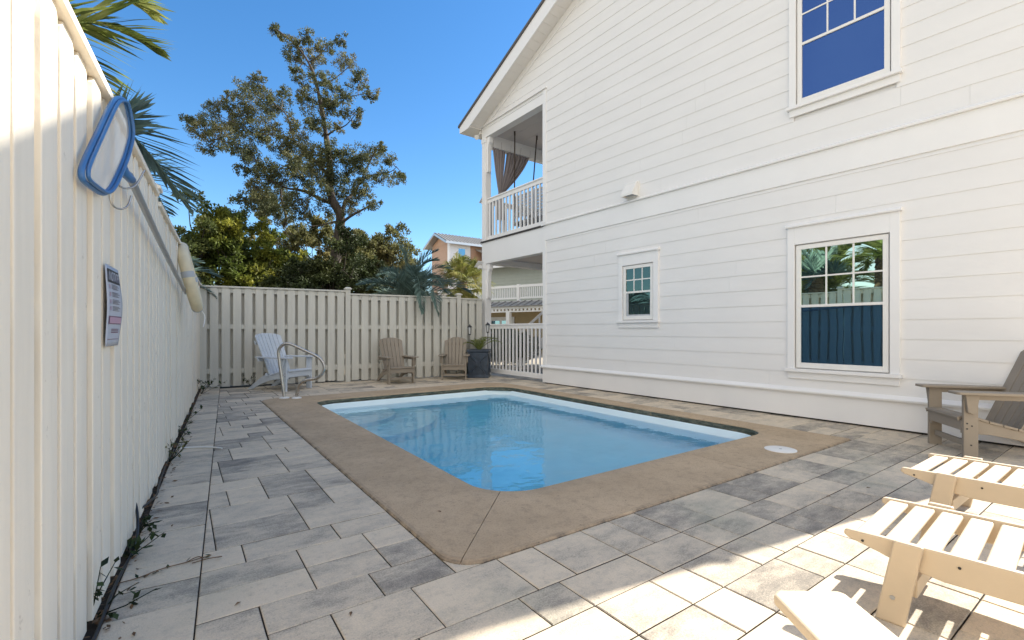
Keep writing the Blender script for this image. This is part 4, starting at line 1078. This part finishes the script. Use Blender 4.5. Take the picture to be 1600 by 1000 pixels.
st_ = thing('outdoor_stair', 'white outdoor stair rising to the right behind the lower porch railing', 'stair', (-.10, 14.2, 0), R(-4))
q = MB()
for y in (0, .9): q.prism([(0.15, y, 0), (.38, y, 0), (2.2, y, 1.62), (2.2, y, 1.86), (1.95, y, 1.86)], (0, .05, 0))
q.build('stringer', M['trim'], st_)
q = MB()
for i in range(8): q.bx(.28 + i*.235, .56 + i*.235, .052, .898, .17 + i*.21, .20 + i*.21)
q.build('treads', M['trim'], st_)
q = MB(); q.prism([(.3, 0, .95), (2.2, 0, 2.65), (2.2, 0, 2.75), (.3, 0, 1.05)], (0, .05, 0))
for i in range(7): x = .3 + i*.3; q.bx(x, x + .05, .0, .05, .1 + i*.26, .98 + i*.268)
q.build('stair_rail', M['trim'], st_)
# ------------------------------------------------------------ trees and palms
def rvec(r_):
    while True:
        v = Vector((r_.uniform(-1, 1), r_.uniform(-1, 1), r_.uniform(-1, 1)))
        if 0.02 < v.length < 1: return v.normalized()
def leaf(m, c, d, n, L, W, tone):
    s_ = d.cross(n)
    if s_.length < 1e-4: return
    s_ = s_.normalized() * (W/2); e = d * L
    k_ = len(m.v)
    m.v += [tuple(c), tuple(c + e*.45 + s_), tuple(c + e), tuple(c + e*.45 - s_)]
    m.f.append((k_, k_+1, k_+2, k_+3)); m.tone.append(tone)
def clump(m, r_, c, rad, n, L, W, sub=7, flat=.75):
    # twig-end tufts inside a clump: leaves gather in tufts, with gaps between them
    tufts = []
    for _ in range(sub):
        v = rvec(r_) * rad * (r_.random()**.45); v.z *= flat; tufts.append((c + v, r_.uniform(.18, .42)*rad, r_.uniform(-.18, .18)))
    for i in range(n):
        tc, tr_, tt = tufts[r_.randrange(sub)]
        p = tc + rvec(r_)*tr_*(r_.random()**.5)
        d = (rvec(r_) + (p - c)*(.6/max(rad, .01)) + Vector((0, 0, .15))).normalized(); nn_ = (rvec(r_) + Vector((0, 0, .7))).normalized()
        leaf(m, p, d, nn_, L*r_.uniform(.7, 1.25), W*r_.uniform(.8, 1.2), min(1, max(0, .5 + tt + r_.uniform(-.25, .25))))
    return tufts
def limb(m, r_, a, b, ra, rb, sag=.0, n=6, wob=.06):
    L = (b - a).length; pts = []
    w1 = rvec(r_)*L*wob; w2 = rvec(r_)*L*wob*.7
    for i in range(n + 1):
        t_ = i/n; pts.append(a.lerp(b, t_) + w1*math.sin(math.pi*t_) + w2*math.sin(2*math.pi*t_) + Vector((0, 0, -sag*L*math.sin(math.pi*t_))))
    m.tube(pts, [ra + (rb - ra)*i/n for i in range(n + 1)], 6, cap=False); return pts

# the tall open oak: skeleton read from the photograph at a distance of about 14 m
def zt_(x, y, Y): return at(280 + x/2.3263, 20 + y/2.3263, Y)
ro = random.Random(21)
oak = thing('oak_tree', 'tall open oak with a leaning crooked trunk rising above the far fence', 'tree', (at(519, 516, 14).x, 14, 0))
ob_ = Vector(oak.location)
wood = MB()
tk = [ob_ + Vector((-.05, 0, -.1))] + [zt_(x, y, Y) for x, y, Y in ((556, 1000, 14), (580, 800, 14.1), (590, 735, 14.0), (560, 690, 13.9), (545, 640, 13.9), (550, 560, 14), (535, 450, 14.1), (515, 330, 14), (490, 215, 13.9), (440, 130, 13.8), (352, 58, 13.8))]
rd_ = [.19, .16, .14, .13, .115, .10, .085, .062, .045, .03, .02, .010]
wood.tube([p - ob_ for p in smooth(tk, 2)], [rd_[min(len(rd_)-1, int(i/(len(smooth(tk, 2))-1)*(len(rd_)-1)))] + 0 for i in range(len(smooth(tk, 2)))], 10, cap=False)
limbs = [((590, 740, 14), (660, 610, 14.6), .075, .03), ((660, 610, 14.6), (790, 560, 15.0), .03, .01), ((660, 610, 14.6), (725, 480, 14.3), .028, .01), ((585, 770, 14), (700, 690, 13.2), .05, .015),
         ((560, 690, 14), (400, 640, 13.3), .07, .03), ((400, 640, 13.3), (270, 600, 12.9), .03, .01), ((545, 620, 13.9), (420, 470, 14.4), .06, .035), ((420, 470, 14.4), (370, 350, 14.7), .035, .02), ((370, 350, 14.7), (260, 240, 14.9), .02, .008),
         ((420, 470, 14.4), (270, 440, 14.9), .03, .012), ((330, 600, 13.1), (200, 480, 13.6), .026, .012), ((200, 480, 13.6), (20, 385, 13.9), .016, .006), ((270, 440, 14.9), (130, 345, 15.2), .016, .006),
         ((535, 450, 14.1), (640, 370, 13.6), .03, .01), ((515, 330, 14), (690, 290, 13.5), .025, .008), ((500, 260, 14), (640, 180, 14.5), .02, .007), ((470, 180, 13.9), (605, 103, 13.6), .018, .006), ((490, 220, 13.9), (400, 130, 14.3), .016, .006),
         ((590, 760, 14), (470, 775, 13.4), .03, .01), ((380, 780, 15), (370, 640, 14.9), .05, .03)]
ends = []
for a, b, r1, r2 in limbs:
    pts = limb(wood, ro, zt_(*a) - ob_, zt_(*b) - ob_, r1, r2, n=7, wob=.07); ends += [p + ob_ for p in pts[2:]]
ends += smooth(tk, 2)[18:]
crown = MB(); crown.tone = []
cl_px = [(350,60,26),(372,85,22),(410,120,38),(470,85,34),(530,125,36),(595,103,24),(480,165,40),(425,185,36),(610,190,40),(655,245,40),(690,295,32),(600,295,40),(545,255,38),(500,250,32),(440,255,30),(560,345,36),(630,370,36),(640,402,20),(480,340,44),(455,300,30),(520,400,36),
 (280,235,26),(240,285,44),(300,300,48),(350,345,48),(270,355,56),(205,370,50),(150,335,36),(140,385,52),(55,395,36),(90,430,42),(150,450,50),(205,490,46),(110,490,34),(270,440,50),(335,400,42),(260,520,44),(310,560,50),(370,485,48),(430,470,48),(420,405,36),
 (480,520,48),(540,500,46),(590,540,50),(520,580,48),(400,560,52),(340,600,52),(280,640,46),(370,650,56),(450,600,48),(640,515,44),(695,520,42),(730,490,26),(770,540,30),(800,600,26),(745,600,40),(680,595,40),(700,690,30),(650,650,34),(620,715,34),(25,385,18),(815,590,14),(430,215,20),(575,420,24),(180,300,20),(250,560,40),(300,650,44),(345,705,46),(420,690,46),(500,645,46),(560,620,44),(610,665,40),(450,730,44),(385,750,44),(300,710,40),(520,540,44),(470,560,44),(430,525,42),(605,600,42),(665,645,36),(245,680,34),(545,705,40),(640,560,40),(200,430,36),(310,440,40),(390,300,30),(545,320,34),(500,420,40)]
for (x, y, r_) in cl_px:
    bd_ = min(ends, key=lambda e: ((zt_(x, y, e.y) - e).length)); Y = bd_.y + ro.uniform(-.7, .7)
    c = zt_(x, y, Y); rad = r_/2.3263*Y/F
    tf_ = clump(crown, ro, c - ob_, rad*1.12, int(8600*rad*rad) + 120, .060, .031, sub=max(7, int(60*rad)))
    limb(wood, ro, bd_ - ob_, c - ob_, .014, .006, n=4)
    for tc, _, _ in tf_[:6]: limb(wood, ro, c - ob_, tc, .006, .003, n=2)
wood.build('trunk', M['bark'], oak, smooth=80); crown.build('crown', M['oak_leaf'], oak)

def bush_tree(name, label, px0, px1, py_top, Y, mat, seed, dens=1.0, L=.085, depth=1.6, group=None, tops=None, cat='tree', W=.5, trunkr=.10, fill=1.0, base=1.0):
    r_ = random.Random(seed); xl, xr = at(px0, 500, Y).x, at(px1, 500, Y).x; zt = at(0, py_top, Y).z
    o = thing(name, label, cat, ((xl + xr)/2, Y, 0), 0, group); b0 = Vector(o.location); hw = (xr - xl)/2
    wd_ = MB(); cr = MB(); cr.tone = []
    tops = tops or [(0, 1)]
    wd_.tube([Vector((0, 0, -.1)), Vector((hw*.05, .05, zt*.35)), Vector((-hw*.06, 0, zt*.7))], [trunkr, trunkr*.8, trunkr*.4], 8, cap=False)
    nC = int(30*fill)
    for i in range(nC):
        fx = r_.uniform(-1, 1)
        prof = max(hgt*max(0.0, 1 - ((fx - cx)/wd)**2)**.5 for cx, hgt, wd in tops)
        if prof <= .05: continue
        zc = base + (zt*prof - base)*(r_.random()**.65); yy = r_.uniform(-1, 1)*depth*(1 - abs(fx)*.4)
        rad = r_.uniform(.28, .52)
        c = Vector((fx*hw, yy, max(.5, zc - rad*.5)))
        tf_ = clump(cr, r_, c, rad, int(760*dens*rad/.5), L, L*W, sub=10)
        limb(wd_, r_, Vector((0, 0, zt*.3*r_.uniform(.6, 1.6))), c, .03, .008, n=4)
        for tc, _, _ in tf_[:4]: limb(wd_, r_, c, tc, .008, .003, n=2)
    wd_.build('trunk', M['bark'], o, smooth=80); cr.build('crown', mat, o); return o
bush_tree('evergreen_tree', 'dark evergreen tree with loose small leaves behind the corner of the two fences', 262, 378, 304, 12.5, M['dark_leaf'], 5, 1.0, tops=[(.1, 1.0, .8), (-.6, .82, .5), (.75, .8, .4)], fill=2.2)
bush_tree('yellow_leaved_tree', 'yellow green tree glowing in the sun left of the oak trunk', 325, 455, 322, 13.2, M['yellow_leaf'], 6, 1.0, L=.11, tops=[(-.1, 1.0, .8), (.6, .8, .5)], fill=2.4, W=.45)
bush_tree('small_oak', 'olive brown leaved oak filling the space behind the tall oak trunk', 405, 600, 318, 17.0, M['brown_leaf'], 8, 1.25, tops=[(-.5, 1.0, .55), (.1, .93, .6), (.65, .82, .45)], fill=3.6, L=.10, depth=2.0)
bush_tree('evergreen_tree', 'very dark evergreen bush under the tall oak, just behind the far fence', 432, 590, 362, 13.0, M['deep_leaf'], 9, 1.2, tops=[(-.2, .85, .8), (.5, 1, .55)], fill=2.4, base=1.2)
bush_tree('small_oak', 'dusty olive scrub oak just left of the drooping palm', 545, 660, 352, 18.5, M['brown_leaf'], 10, 1.0, tops=[(-.3, .9, .7), (.35, 1.0, .55)], fill=2.6, L=.10, depth=1.6)
bush_tree('shrub', 'dark shrub added as a dark backdrop behind the lower porch railing', 756, 822, 512, 14.6, M['deep_leaf'], 12, 1.6, tops=[(0, 1, 1.4)], fill=2.0, cat='shrub', depth=.6, trunkr=.04, base=.2)  # filler shrub, added so the gaps between the balusters look dark
bush_tree('evergreen_tree', 'low dark green hedge tree above the left fence near its far end', 232, 300, 375, 11.5, M['dark_leaf'], 14, 1.0, tops=[(0, 1, 1.0)], fill=1.3)

bush_tree('hedge', 'tall green hedge behind the date palms, mirrored in the big lower window', -1600, -820, -110, 3.2, M['dark_leaf'], 15, 1.2, L=.13, tops=[(0, 1, 1.6)], fill=2.6, cat='hedge', depth=1.0, base=.4)

def frond(name, mat, parent, pts, n, L0, r_, W=.028, up=.35, droop=.25, rach=.012, curlz=0.0):
    m = MB(); m.tone = []
    P = smooth([Vector(p) for p in pts], 3); k_ = len(P) - 1
    cum = [0]
    for a, b in zip(P, P[1:]): cum.append(cum[-1] + (b - a).length)
    T = cum[-1]
    def ev(s_):
        for i in range(k_):
            if cum[i+1] >= s_: 
                t_ = (s_ - cum[i])/max(1e-6, cum[i+1] - cum[i]); return P[i].lerp(P[i+1], t_), (P[i+1] - P[i]).normalized()
        return P[-1], (P[-1] - P[-2]).normalized()
    for i in range(n):
        u_ = .12 + .88*i/(n - 1); p, t_ = ev(T*u_)
        side = t_.cross(Vector((0, 0, 1)))
        side = side.normalized() if side.length > .05 else Vector((1, 0, 0))
        upv = side.cross(t_).normalized()
        ll = L0*(math.sin(math.pi*min(1, .18 + u_*.80))**.6)*r_.uniform(.88, 1.08)
        for sg_ in (-1, 1):
            d = (side*sg_*(1.0 - .45*u_) + t_*(.55 + .75*u_) + upv*(up + r_.uniform(-.18, .18))).normalized()
            tone = min(1, max(0, .5 + r_.uniform(-.3, .3)))
            mid = p + d*ll*.5; tip = p + (d + Vector((0, 0, -droop*r_.uniform(.5, 1.4)))).normalized()*ll
            wv = d.cross(upv*.8 + side*.4*sg_ + rvec(r_)*.35); wv = wv.normalized()*W/2
            q = len(m.v); m.v += [tuple(p - wv*.6), tuple(p + wv*.6), tuple(mid + wv), tuple(tip), tuple(mid - wv)]
            m.f.append((q, q+1, q+2, q+4)); m.f.append((q+4, q+2, q+3)); m.tone += [tone, tone]
    f0 = len(m.f)
    m.tube(P, [rach*(1 - .8*i/k_) for i in range(k_ + 1)], 5, cap=False); m.tone += [.75]*(len(m.f) - f0)
    return m.build(name, mat, parent)
def arc_frond(az, elev, L, droop, n=7):
    # rises at elev then bends down
    pts = []; p = Vector((0, 0, 0)); e = elev
    for i in range(n + 1):
        pts.append(p.copy()); d = Vector((math.cos(az)*math.cos(e), math.sin(az)*math.cos(e), math.sin(e))); p = p + d*(L/n); e -= droop/n*(0.5 + i/n)
    return pts
def palm(name, label, loc, hz, mat, nf, L, seed, leaflet=.42, nl=44, droop=1.9, elev=(.15, 1.25), trunk=.14, extra=(), W=.028, cat='palm', group=None, up=.35, ld=.25, skip=None):
    r_ = random.Random(seed); o = thing(name, label, cat, loc, 0, group)
    t_ = MB(); prof = []
    nseg = max(3, int(hz/.12))
    for i in range(nseg + 1):
        z = hz*i/nseg; prof.append((trunk*(1.15 - .25*i/nseg), z)); 
        if i < nseg: prof.append((trunk*(1.0 - .25*i/nseg), z + hz/nseg*.85))
    t_.lathe(prof, (0, 0, 0), 14); t_.build('trunk', M['palm_bark'], o, smooth=30)
    c = Vector((0, 0, hz))
    for i in range(nf):
        az = 2.39996*i + r_.uniform(-.2, .2); e = elev[0] + (elev[1] - elev[0])*(i/(nf - 1))**.9 + r_.uniform(-.1, .1)
        if skip and skip(az % (2*math.pi), e): continue
        pts = [c + q for q in arc_frond(az, e, L*r_.uniform(.85, 1.1), droop*r_.uniform(.8, 1.15))]
        frond('frond', mat, o, pts, nl, leaflet, r_, W=W, up=up, droop=ld)
    for pts in extra:
        frond('frond', mat, o, [Vector(p) - Vector(loc) for p in pts], int(nl*1.1), leaflet, r_, W=W, up=up, droop=ld)
    return o
# drooping blue-green palm right behind the far fence
bp_loc = (at(642, 500, 12.0).x, 12.0, 0)
palm('pindo_palm', 'blue green palm with arching fronds drooping over the far fence', bp_loc, 1.85, M['palm_blue'], 27, 1.40, 31, leaflet=.40, nl=46, droop=2.3, elev=(.1, 1.5), trunk=.17, W=.028, up=.5, ld=.12,
     extra=([at(640, 450, 11.9), at(650, 428, 11.2), at(655, 440, 10.85), at(658, 468, 10.62), at(659, 488, 10.60)], [at(640, 450, 11.9), at(664, 434, 11.3), at(676, 446, 10.95), at(682, 476, 10.72), at(684, 492, 10.72)], [at(640, 450, 11.9), at(632, 400, 11.9), at(624, 384, 11.8)], [at(642, 450, 11.9), at(660, 402, 12.0), at(684, 392, 12.1)],
            [at(630, 452, 11.9), at(595, 440, 11.6), at(560, 446, 11.5)], [at(650, 450, 11.9), at(700, 440, 12.1), at(735, 458, 12.2)]))
# the phoenix palms behind the left fence
pl1 = (-3.05, 2.30, 0)
C1 = Vector((-3.05, 2.30, 3.05))
palm('date_palm', 'sunlit green date palm leaning its fronds over the near end of the left fence', pl1, 3.0, M['palm_green'], 26, 1.6, 41, leaflet=.46, nl=38, droop=1.7, elev=(.0, 1.3), trunk=.18, W=.036, group='date palms behind the left fence', ld=.05,
     skip=lambda az, e: (az > 4.9 or az < 1.9),
     extra=([C1, at(95, 36, 2.45), at(136, 32, 2.55), at(166, 38, 2.62), at(207, 57, 2.7), at(242, 76, 2.78)], [C1, at(60, -70, 2.5), at(130, -40, 2.6), at(200, -5, 2.7), at(232, 20, 2.78)], [C1, at(70, 20, 2.6), at(110, 70, 2.85), at(150, 120, 3.05), at(172, 150, 3.1)]))
pl2 = (-3.55, 3.55, 0); C2 = Vector((-3.55, 3.55, 2.5))
palm('date_palm', 'shaded dark date palm behind the skimmer net, its frond tips hanging over the left fence', pl2, 2.45, M['palm_blue'], 24, 1.4, 42, leaflet=.44, nl=36, droop=1.8, elev=(.0, 1.3), trunk=.18, W=.038, group='date palms behind the left fence', ld=.05,
     skip=lambda az, e: (az > 4.6 or az < 1.9),
     extra=([C2, at(165, 178, 3.3), at(205, 208, 3.5), at(247, 255, 3.75), at(296, 325, 4.0)], [C2, at(160, 215, 3.3), at(195, 178, 3.4), at(222, 170, 3.5)], [C2, at(170, 250, 3.6), at(230, 270, 4.2), at(262, 335, 4.7)]))
palm('date_palm', 'dark blue green palm behind the left fence at the life buoy', (-6.75, 8.6, 0), 1.75, M['palm_blue'], 26, 1.4, 43, leaflet=.34, nl=44, droop=2.0, elev=(.05, 1.3), trunk=.18, W=.028, group='date palms behind the left fence', up=.4, ld=.12)
palm('date_palm', 'sunlit date palm deeper behind the left fence, seen mirrored in the big window', (-5.6, 2.7, 0), 2.3, M['palm_green'], 40, 1.9, 44, leaflet=.46, nl=50, droop=1.8, elev=(-.1, 1.35), trunk=.2, W=.034, group='date palms behind the left fence', ld=.08)

def fan_palm(name, label, loc, hz, R_, n, seed, mat):
    r_ = random.Random(seed); o = thing(name, label, 'palm', loc)
    t_ = MB(); prof = []
    for i in range(13): prof += [(.17 + .03*(i % 2), hz*i/12), (.20 - .03*(i % 2), hz*(i + .8)/12)] if i < 12 else [(.2, hz)]
    t_.lathe(prof, (0, 0, 0), 14); t_.build('trunk', M['palm_bark'], o, smooth=30)
    for i in range(n):
        az = 2.39996*i; e = -.9 + 2.2*(i/(n - 1)) + r_.uniform(-.1, .1); pl_ = R_*r_.uniform(.45, .65)
        d = Vector((math.cos(az)*math.cos(e), math.sin(az)*math.cos(e), math.sin(e))); hub = Vector((0, 0, hz)) + d*pl_
        side = d.cross(Vector((0, 0, 1))).normalized(); upv = side.cross(d)
        m = MB(); m.tone = []
        m.tube([Vector((0, 0, hz - .05)), Vector((0, 0, hz)) + d*pl_*.5 + Vector((0, 0, .03)), hub], [.016, .011, .008], 5, cap=False); m.tone += [.7]*len(m.f)
        ns = 34
        for q in range(ns):
            a = -2.1 + 4.2*q/(ns - 1); dd = (d*math.cos(a) + side*math.sin(a) + upv*(.25*math.cos(a*1.4))).normalized()
            ll = R_*.62*(1 - .28*abs(a)/2.1)*r_.uniform(.9, 1.08); tone = min(1, max(0, .5 + r_.uniform(-.3, .3)))
            wv = dd.cross(upv + rvec(r_)*.4).normalized()*.019
            mid = hub + dd*ll*.55; tip = hub + dd*ll*.8 + (dd*.25 + Vector((0, 0, -.8*r_.uniform(.4, 1.2)))).normalized()*ll*.30
            k_ = len(m.v); m.v += [tuple(hub), tuple(mid + wv), tuple(tip), tuple(mid - wv)]; m.f.append((k_, k_+1, k_+2, k_+3)); m.tone.append(tone)
        m.build('frond', mat, o)
    return o
fan_palm('fan_palm', 'sunlit yellow green fan palm between the peach houses and the porch post', (at(722, 500, 17).x, 17, 0), 2.85, 1.15, 34, 51, M['palm_sun'])

# planter palm
r_ = random.Random(61)
pp_ = thing('potted_palm', 'small feathery palm growing in the dark square planter', 'plant', (-.775, 11.13, .60))
for i in range(9):
    az = 2.4*i + .4; pts = [Vector((0, 0, 0)) + q for q in arc_frond(az, .85 + .5*r_.random(), .60*r_.uniform(.8, 1.25), 1.9, 6)]
    frond('frond', M['palm_green'], pp_, pts, 20, .15, r_, W=.012, rach=.006, droop=.3)

# ------------------------------------------------------------ what grows and lies along the left fence
rw = random.Random(71)
def weed(label, u, o_, h, n, L, mat=None, spread=.1, group='weeds along the left fence'):
    base = fpt(u, o_, -.01); o = thing('weed', label, 'weed', base, 0, group)
    m = MB(); m.tone = []; s_ = MB()
    for i in range(n):
        d = (rvec(rw)*.7 + Vector((FN.x*.25, FN.y*.25, 1.1))).normalized(); d.z = abs(d.z)
        top = d*h*rw.uniform(.4, 1.0) + Vector((rw.uniform(-1, 1)*spread, rw.uniform(-1, 1)*spread, 0)) + FN*.02
        s_.tube([Vector((0, 0, 0)), top*.5 + rvec(rw)*.02, top], [.003, .0025, .0015], 5, cap=False)
        for q in range(rw.randint(3, 5)):
            p = top*rw.uniform(.45, 1.0); dd = (rvec(rw) + FN*.5 + Vector((0, 0, .1))).normalized()
            leaf(m, p, dd, (Vector((0, 0, 1)) + rvec(rw)*.5).normalized(), L*rw.uniform(.6, 1.2), L*.5, rw.random())
    s_.build('stems', M['weed'], o); m.build('leaves', mat or M['weed'], o); return o
weed('leafy dark weed at the fence foot nearest the camera', -.12, .04, .12, 4, .045)
weed('thin upright weed climbing the front fence boards near the camera', -.22, .02, .30, 3, .045, spread=.02)
weed('low dark weed with broad leaves at the fence foot below the notice sheet', .42, .05, .12, 6, .055)
weed('sprig of weed in front of the fence just before the black tube loop', .75, .06, .14, 3, .05)
weed('brownish weed tuft at the fence foot, halfway along the paver band', 2.35, .06, .22, 8, .05, M['brown_leaf'])
weed('low green weed at the fence foot beyond the brown tuft', 3.4, .07, .18, 7, .06)
weed('small weed at the fence foot under the life buoy', 4.5, .06, .24, 6, .06)
weed('ivy like weed in the far corner where the two fences meet', 7.3, .10, .45, 9, .085)
weed('dark sprig growing through the far fence beside the white chair', 8.05, .9, .36, 4, .07)
litter = MB(); litter.tone = None
for i in range(900):
    u = rw.uniform(-.9, 8.1); o_ = abs(rw.gauss(.02, .05)) + .015; z = rw.uniform(-.012, .012)
    if o_ > .2: continue
    d = rvec(rw); d.z *= .25; d.normalize(); L = rw.uniform(.015, .045); c = fpt(u, o_, z + .004)
    s_ = d.cross(Vector((0, 0, 1)) + rvec(rw)*.5).normalized()*L*.22; k_ = len(litter.v)
    litter.v += [tuple(c), tuple(c + d*L*.5 + s_), tuple(c + d*L), tuple(c + d*L*.5 - s_)]; litter.f.append((k_, k_+1, k_+2, k_+3))
lo_ = litter.build('leaf_litter', M['dry']); struct(lo_, 'stuff')
def ground_at(px, py, z=0.006): 
    Y = F*(CH - z)/(py - HY); return Vector(((px - 800)/F*Y, Y, z))
o = MB().tube(smooth([fpt(-.75, .05, .01), fpt(-.35, .075, .012), fpt(.1, .06, .012), fpt(.5, .085, .014), fpt(.72, .06, .10), fpt(.80, .035, .17), fpt(.86, -.02, .20)]), .0065, 8).build('irrigation_tube', M['hose'], smooth=60)
tag(o, 'black irrigation tube lying along the near fence foot and turning into the fence', 'tube', 'irrigation tubes')
o = MB().tube(smooth([fpt(.9, .03, .06), fpt(1.2, .10, .055), fpt(1.5, .07, .02), fpt(2.1, .05, .01), fpt(2.8, .06, .008)]), .006, 8).build('irrigation_tube', M['hose'], smooth=60)
tag(o, 'shorter black irrigation tube looping out of the fence farther along', 'tube', 'irrigation tubes')
o = MB().tube(smooth([ground_at(278, 701, .008), ground_at(300, 698.5, .012), ground_at(330, 698.5, .011), ground_at(347, 700.5, .008)]), .007, 8).build('plastic_strip', M['white_plastic'], smooth=60)
tag(o, 'thin curved white strip lying on the pavers near the fence', 'strip')
vi = thing('creeping_vine', 'thin bare vine creeping from the fence over the near pavers', 'vine', ground_at(280, 892), 0)
b0 = Vector(vi.location); m = MB()
for path in (((185, 912), (215, 904), (250, 890), (290, 879), (320, 872)), ((300, 880), (325, 874), (347, 871)), ((225, 903), (240, 893), (248, 893)), ((290, 879), (310, 869), (316, 872), (330, 868))):
    m.tube(smooth([ground_at(x, y) - b0 + Vector((0, 0, rw.uniform(0, .006))) for x, y in path]), .0022, 5)
m.build('stems', M['dry'], vi)
m = MB(); m.tone = []
for px, py in ((216, 904), (219, 907), (246, 893), (252, 891), (262, 888), (318, 871), (345, 871), (330, 867), (232, 899), (290, 878)):
    d = rvec(rw); d.z = abs(d.z)*.3; leaf(m, ground_at(px, py) - b0, d.normalized(), Vector((0, 0, 1)), .03, .014, rw.random())
m.build('leaves', M['weed'], vi)
first = None
for px, py in ((210, 994), (549, 955), (268, 823), (475, 628), (1353, 762), (318, 643), (690, 800), (1290, 775), (377, 940)):
    if first is None:
        m = MB(); m.tone = None
        m.v = [(0, 0, 0), (.014, .006, .004), (.034, 0, .001), (.014, -.006, .005)]; m.f = [(0, 1, 2, 3)]
        first = m.build('fallen_leaf', M['dry']); o = first
    else:
        o = first.copy(); C.objects.link(o)
    o.location = ground_at(px, py, .016 if 640 < px < 700 else .004); o.rotation_euler = (0, 0, rw.uniform(0, 6.28))
    tag(o, 'single small dry brown leaf lying on the patio', 'leaf', 'fallen leaves on the patio')
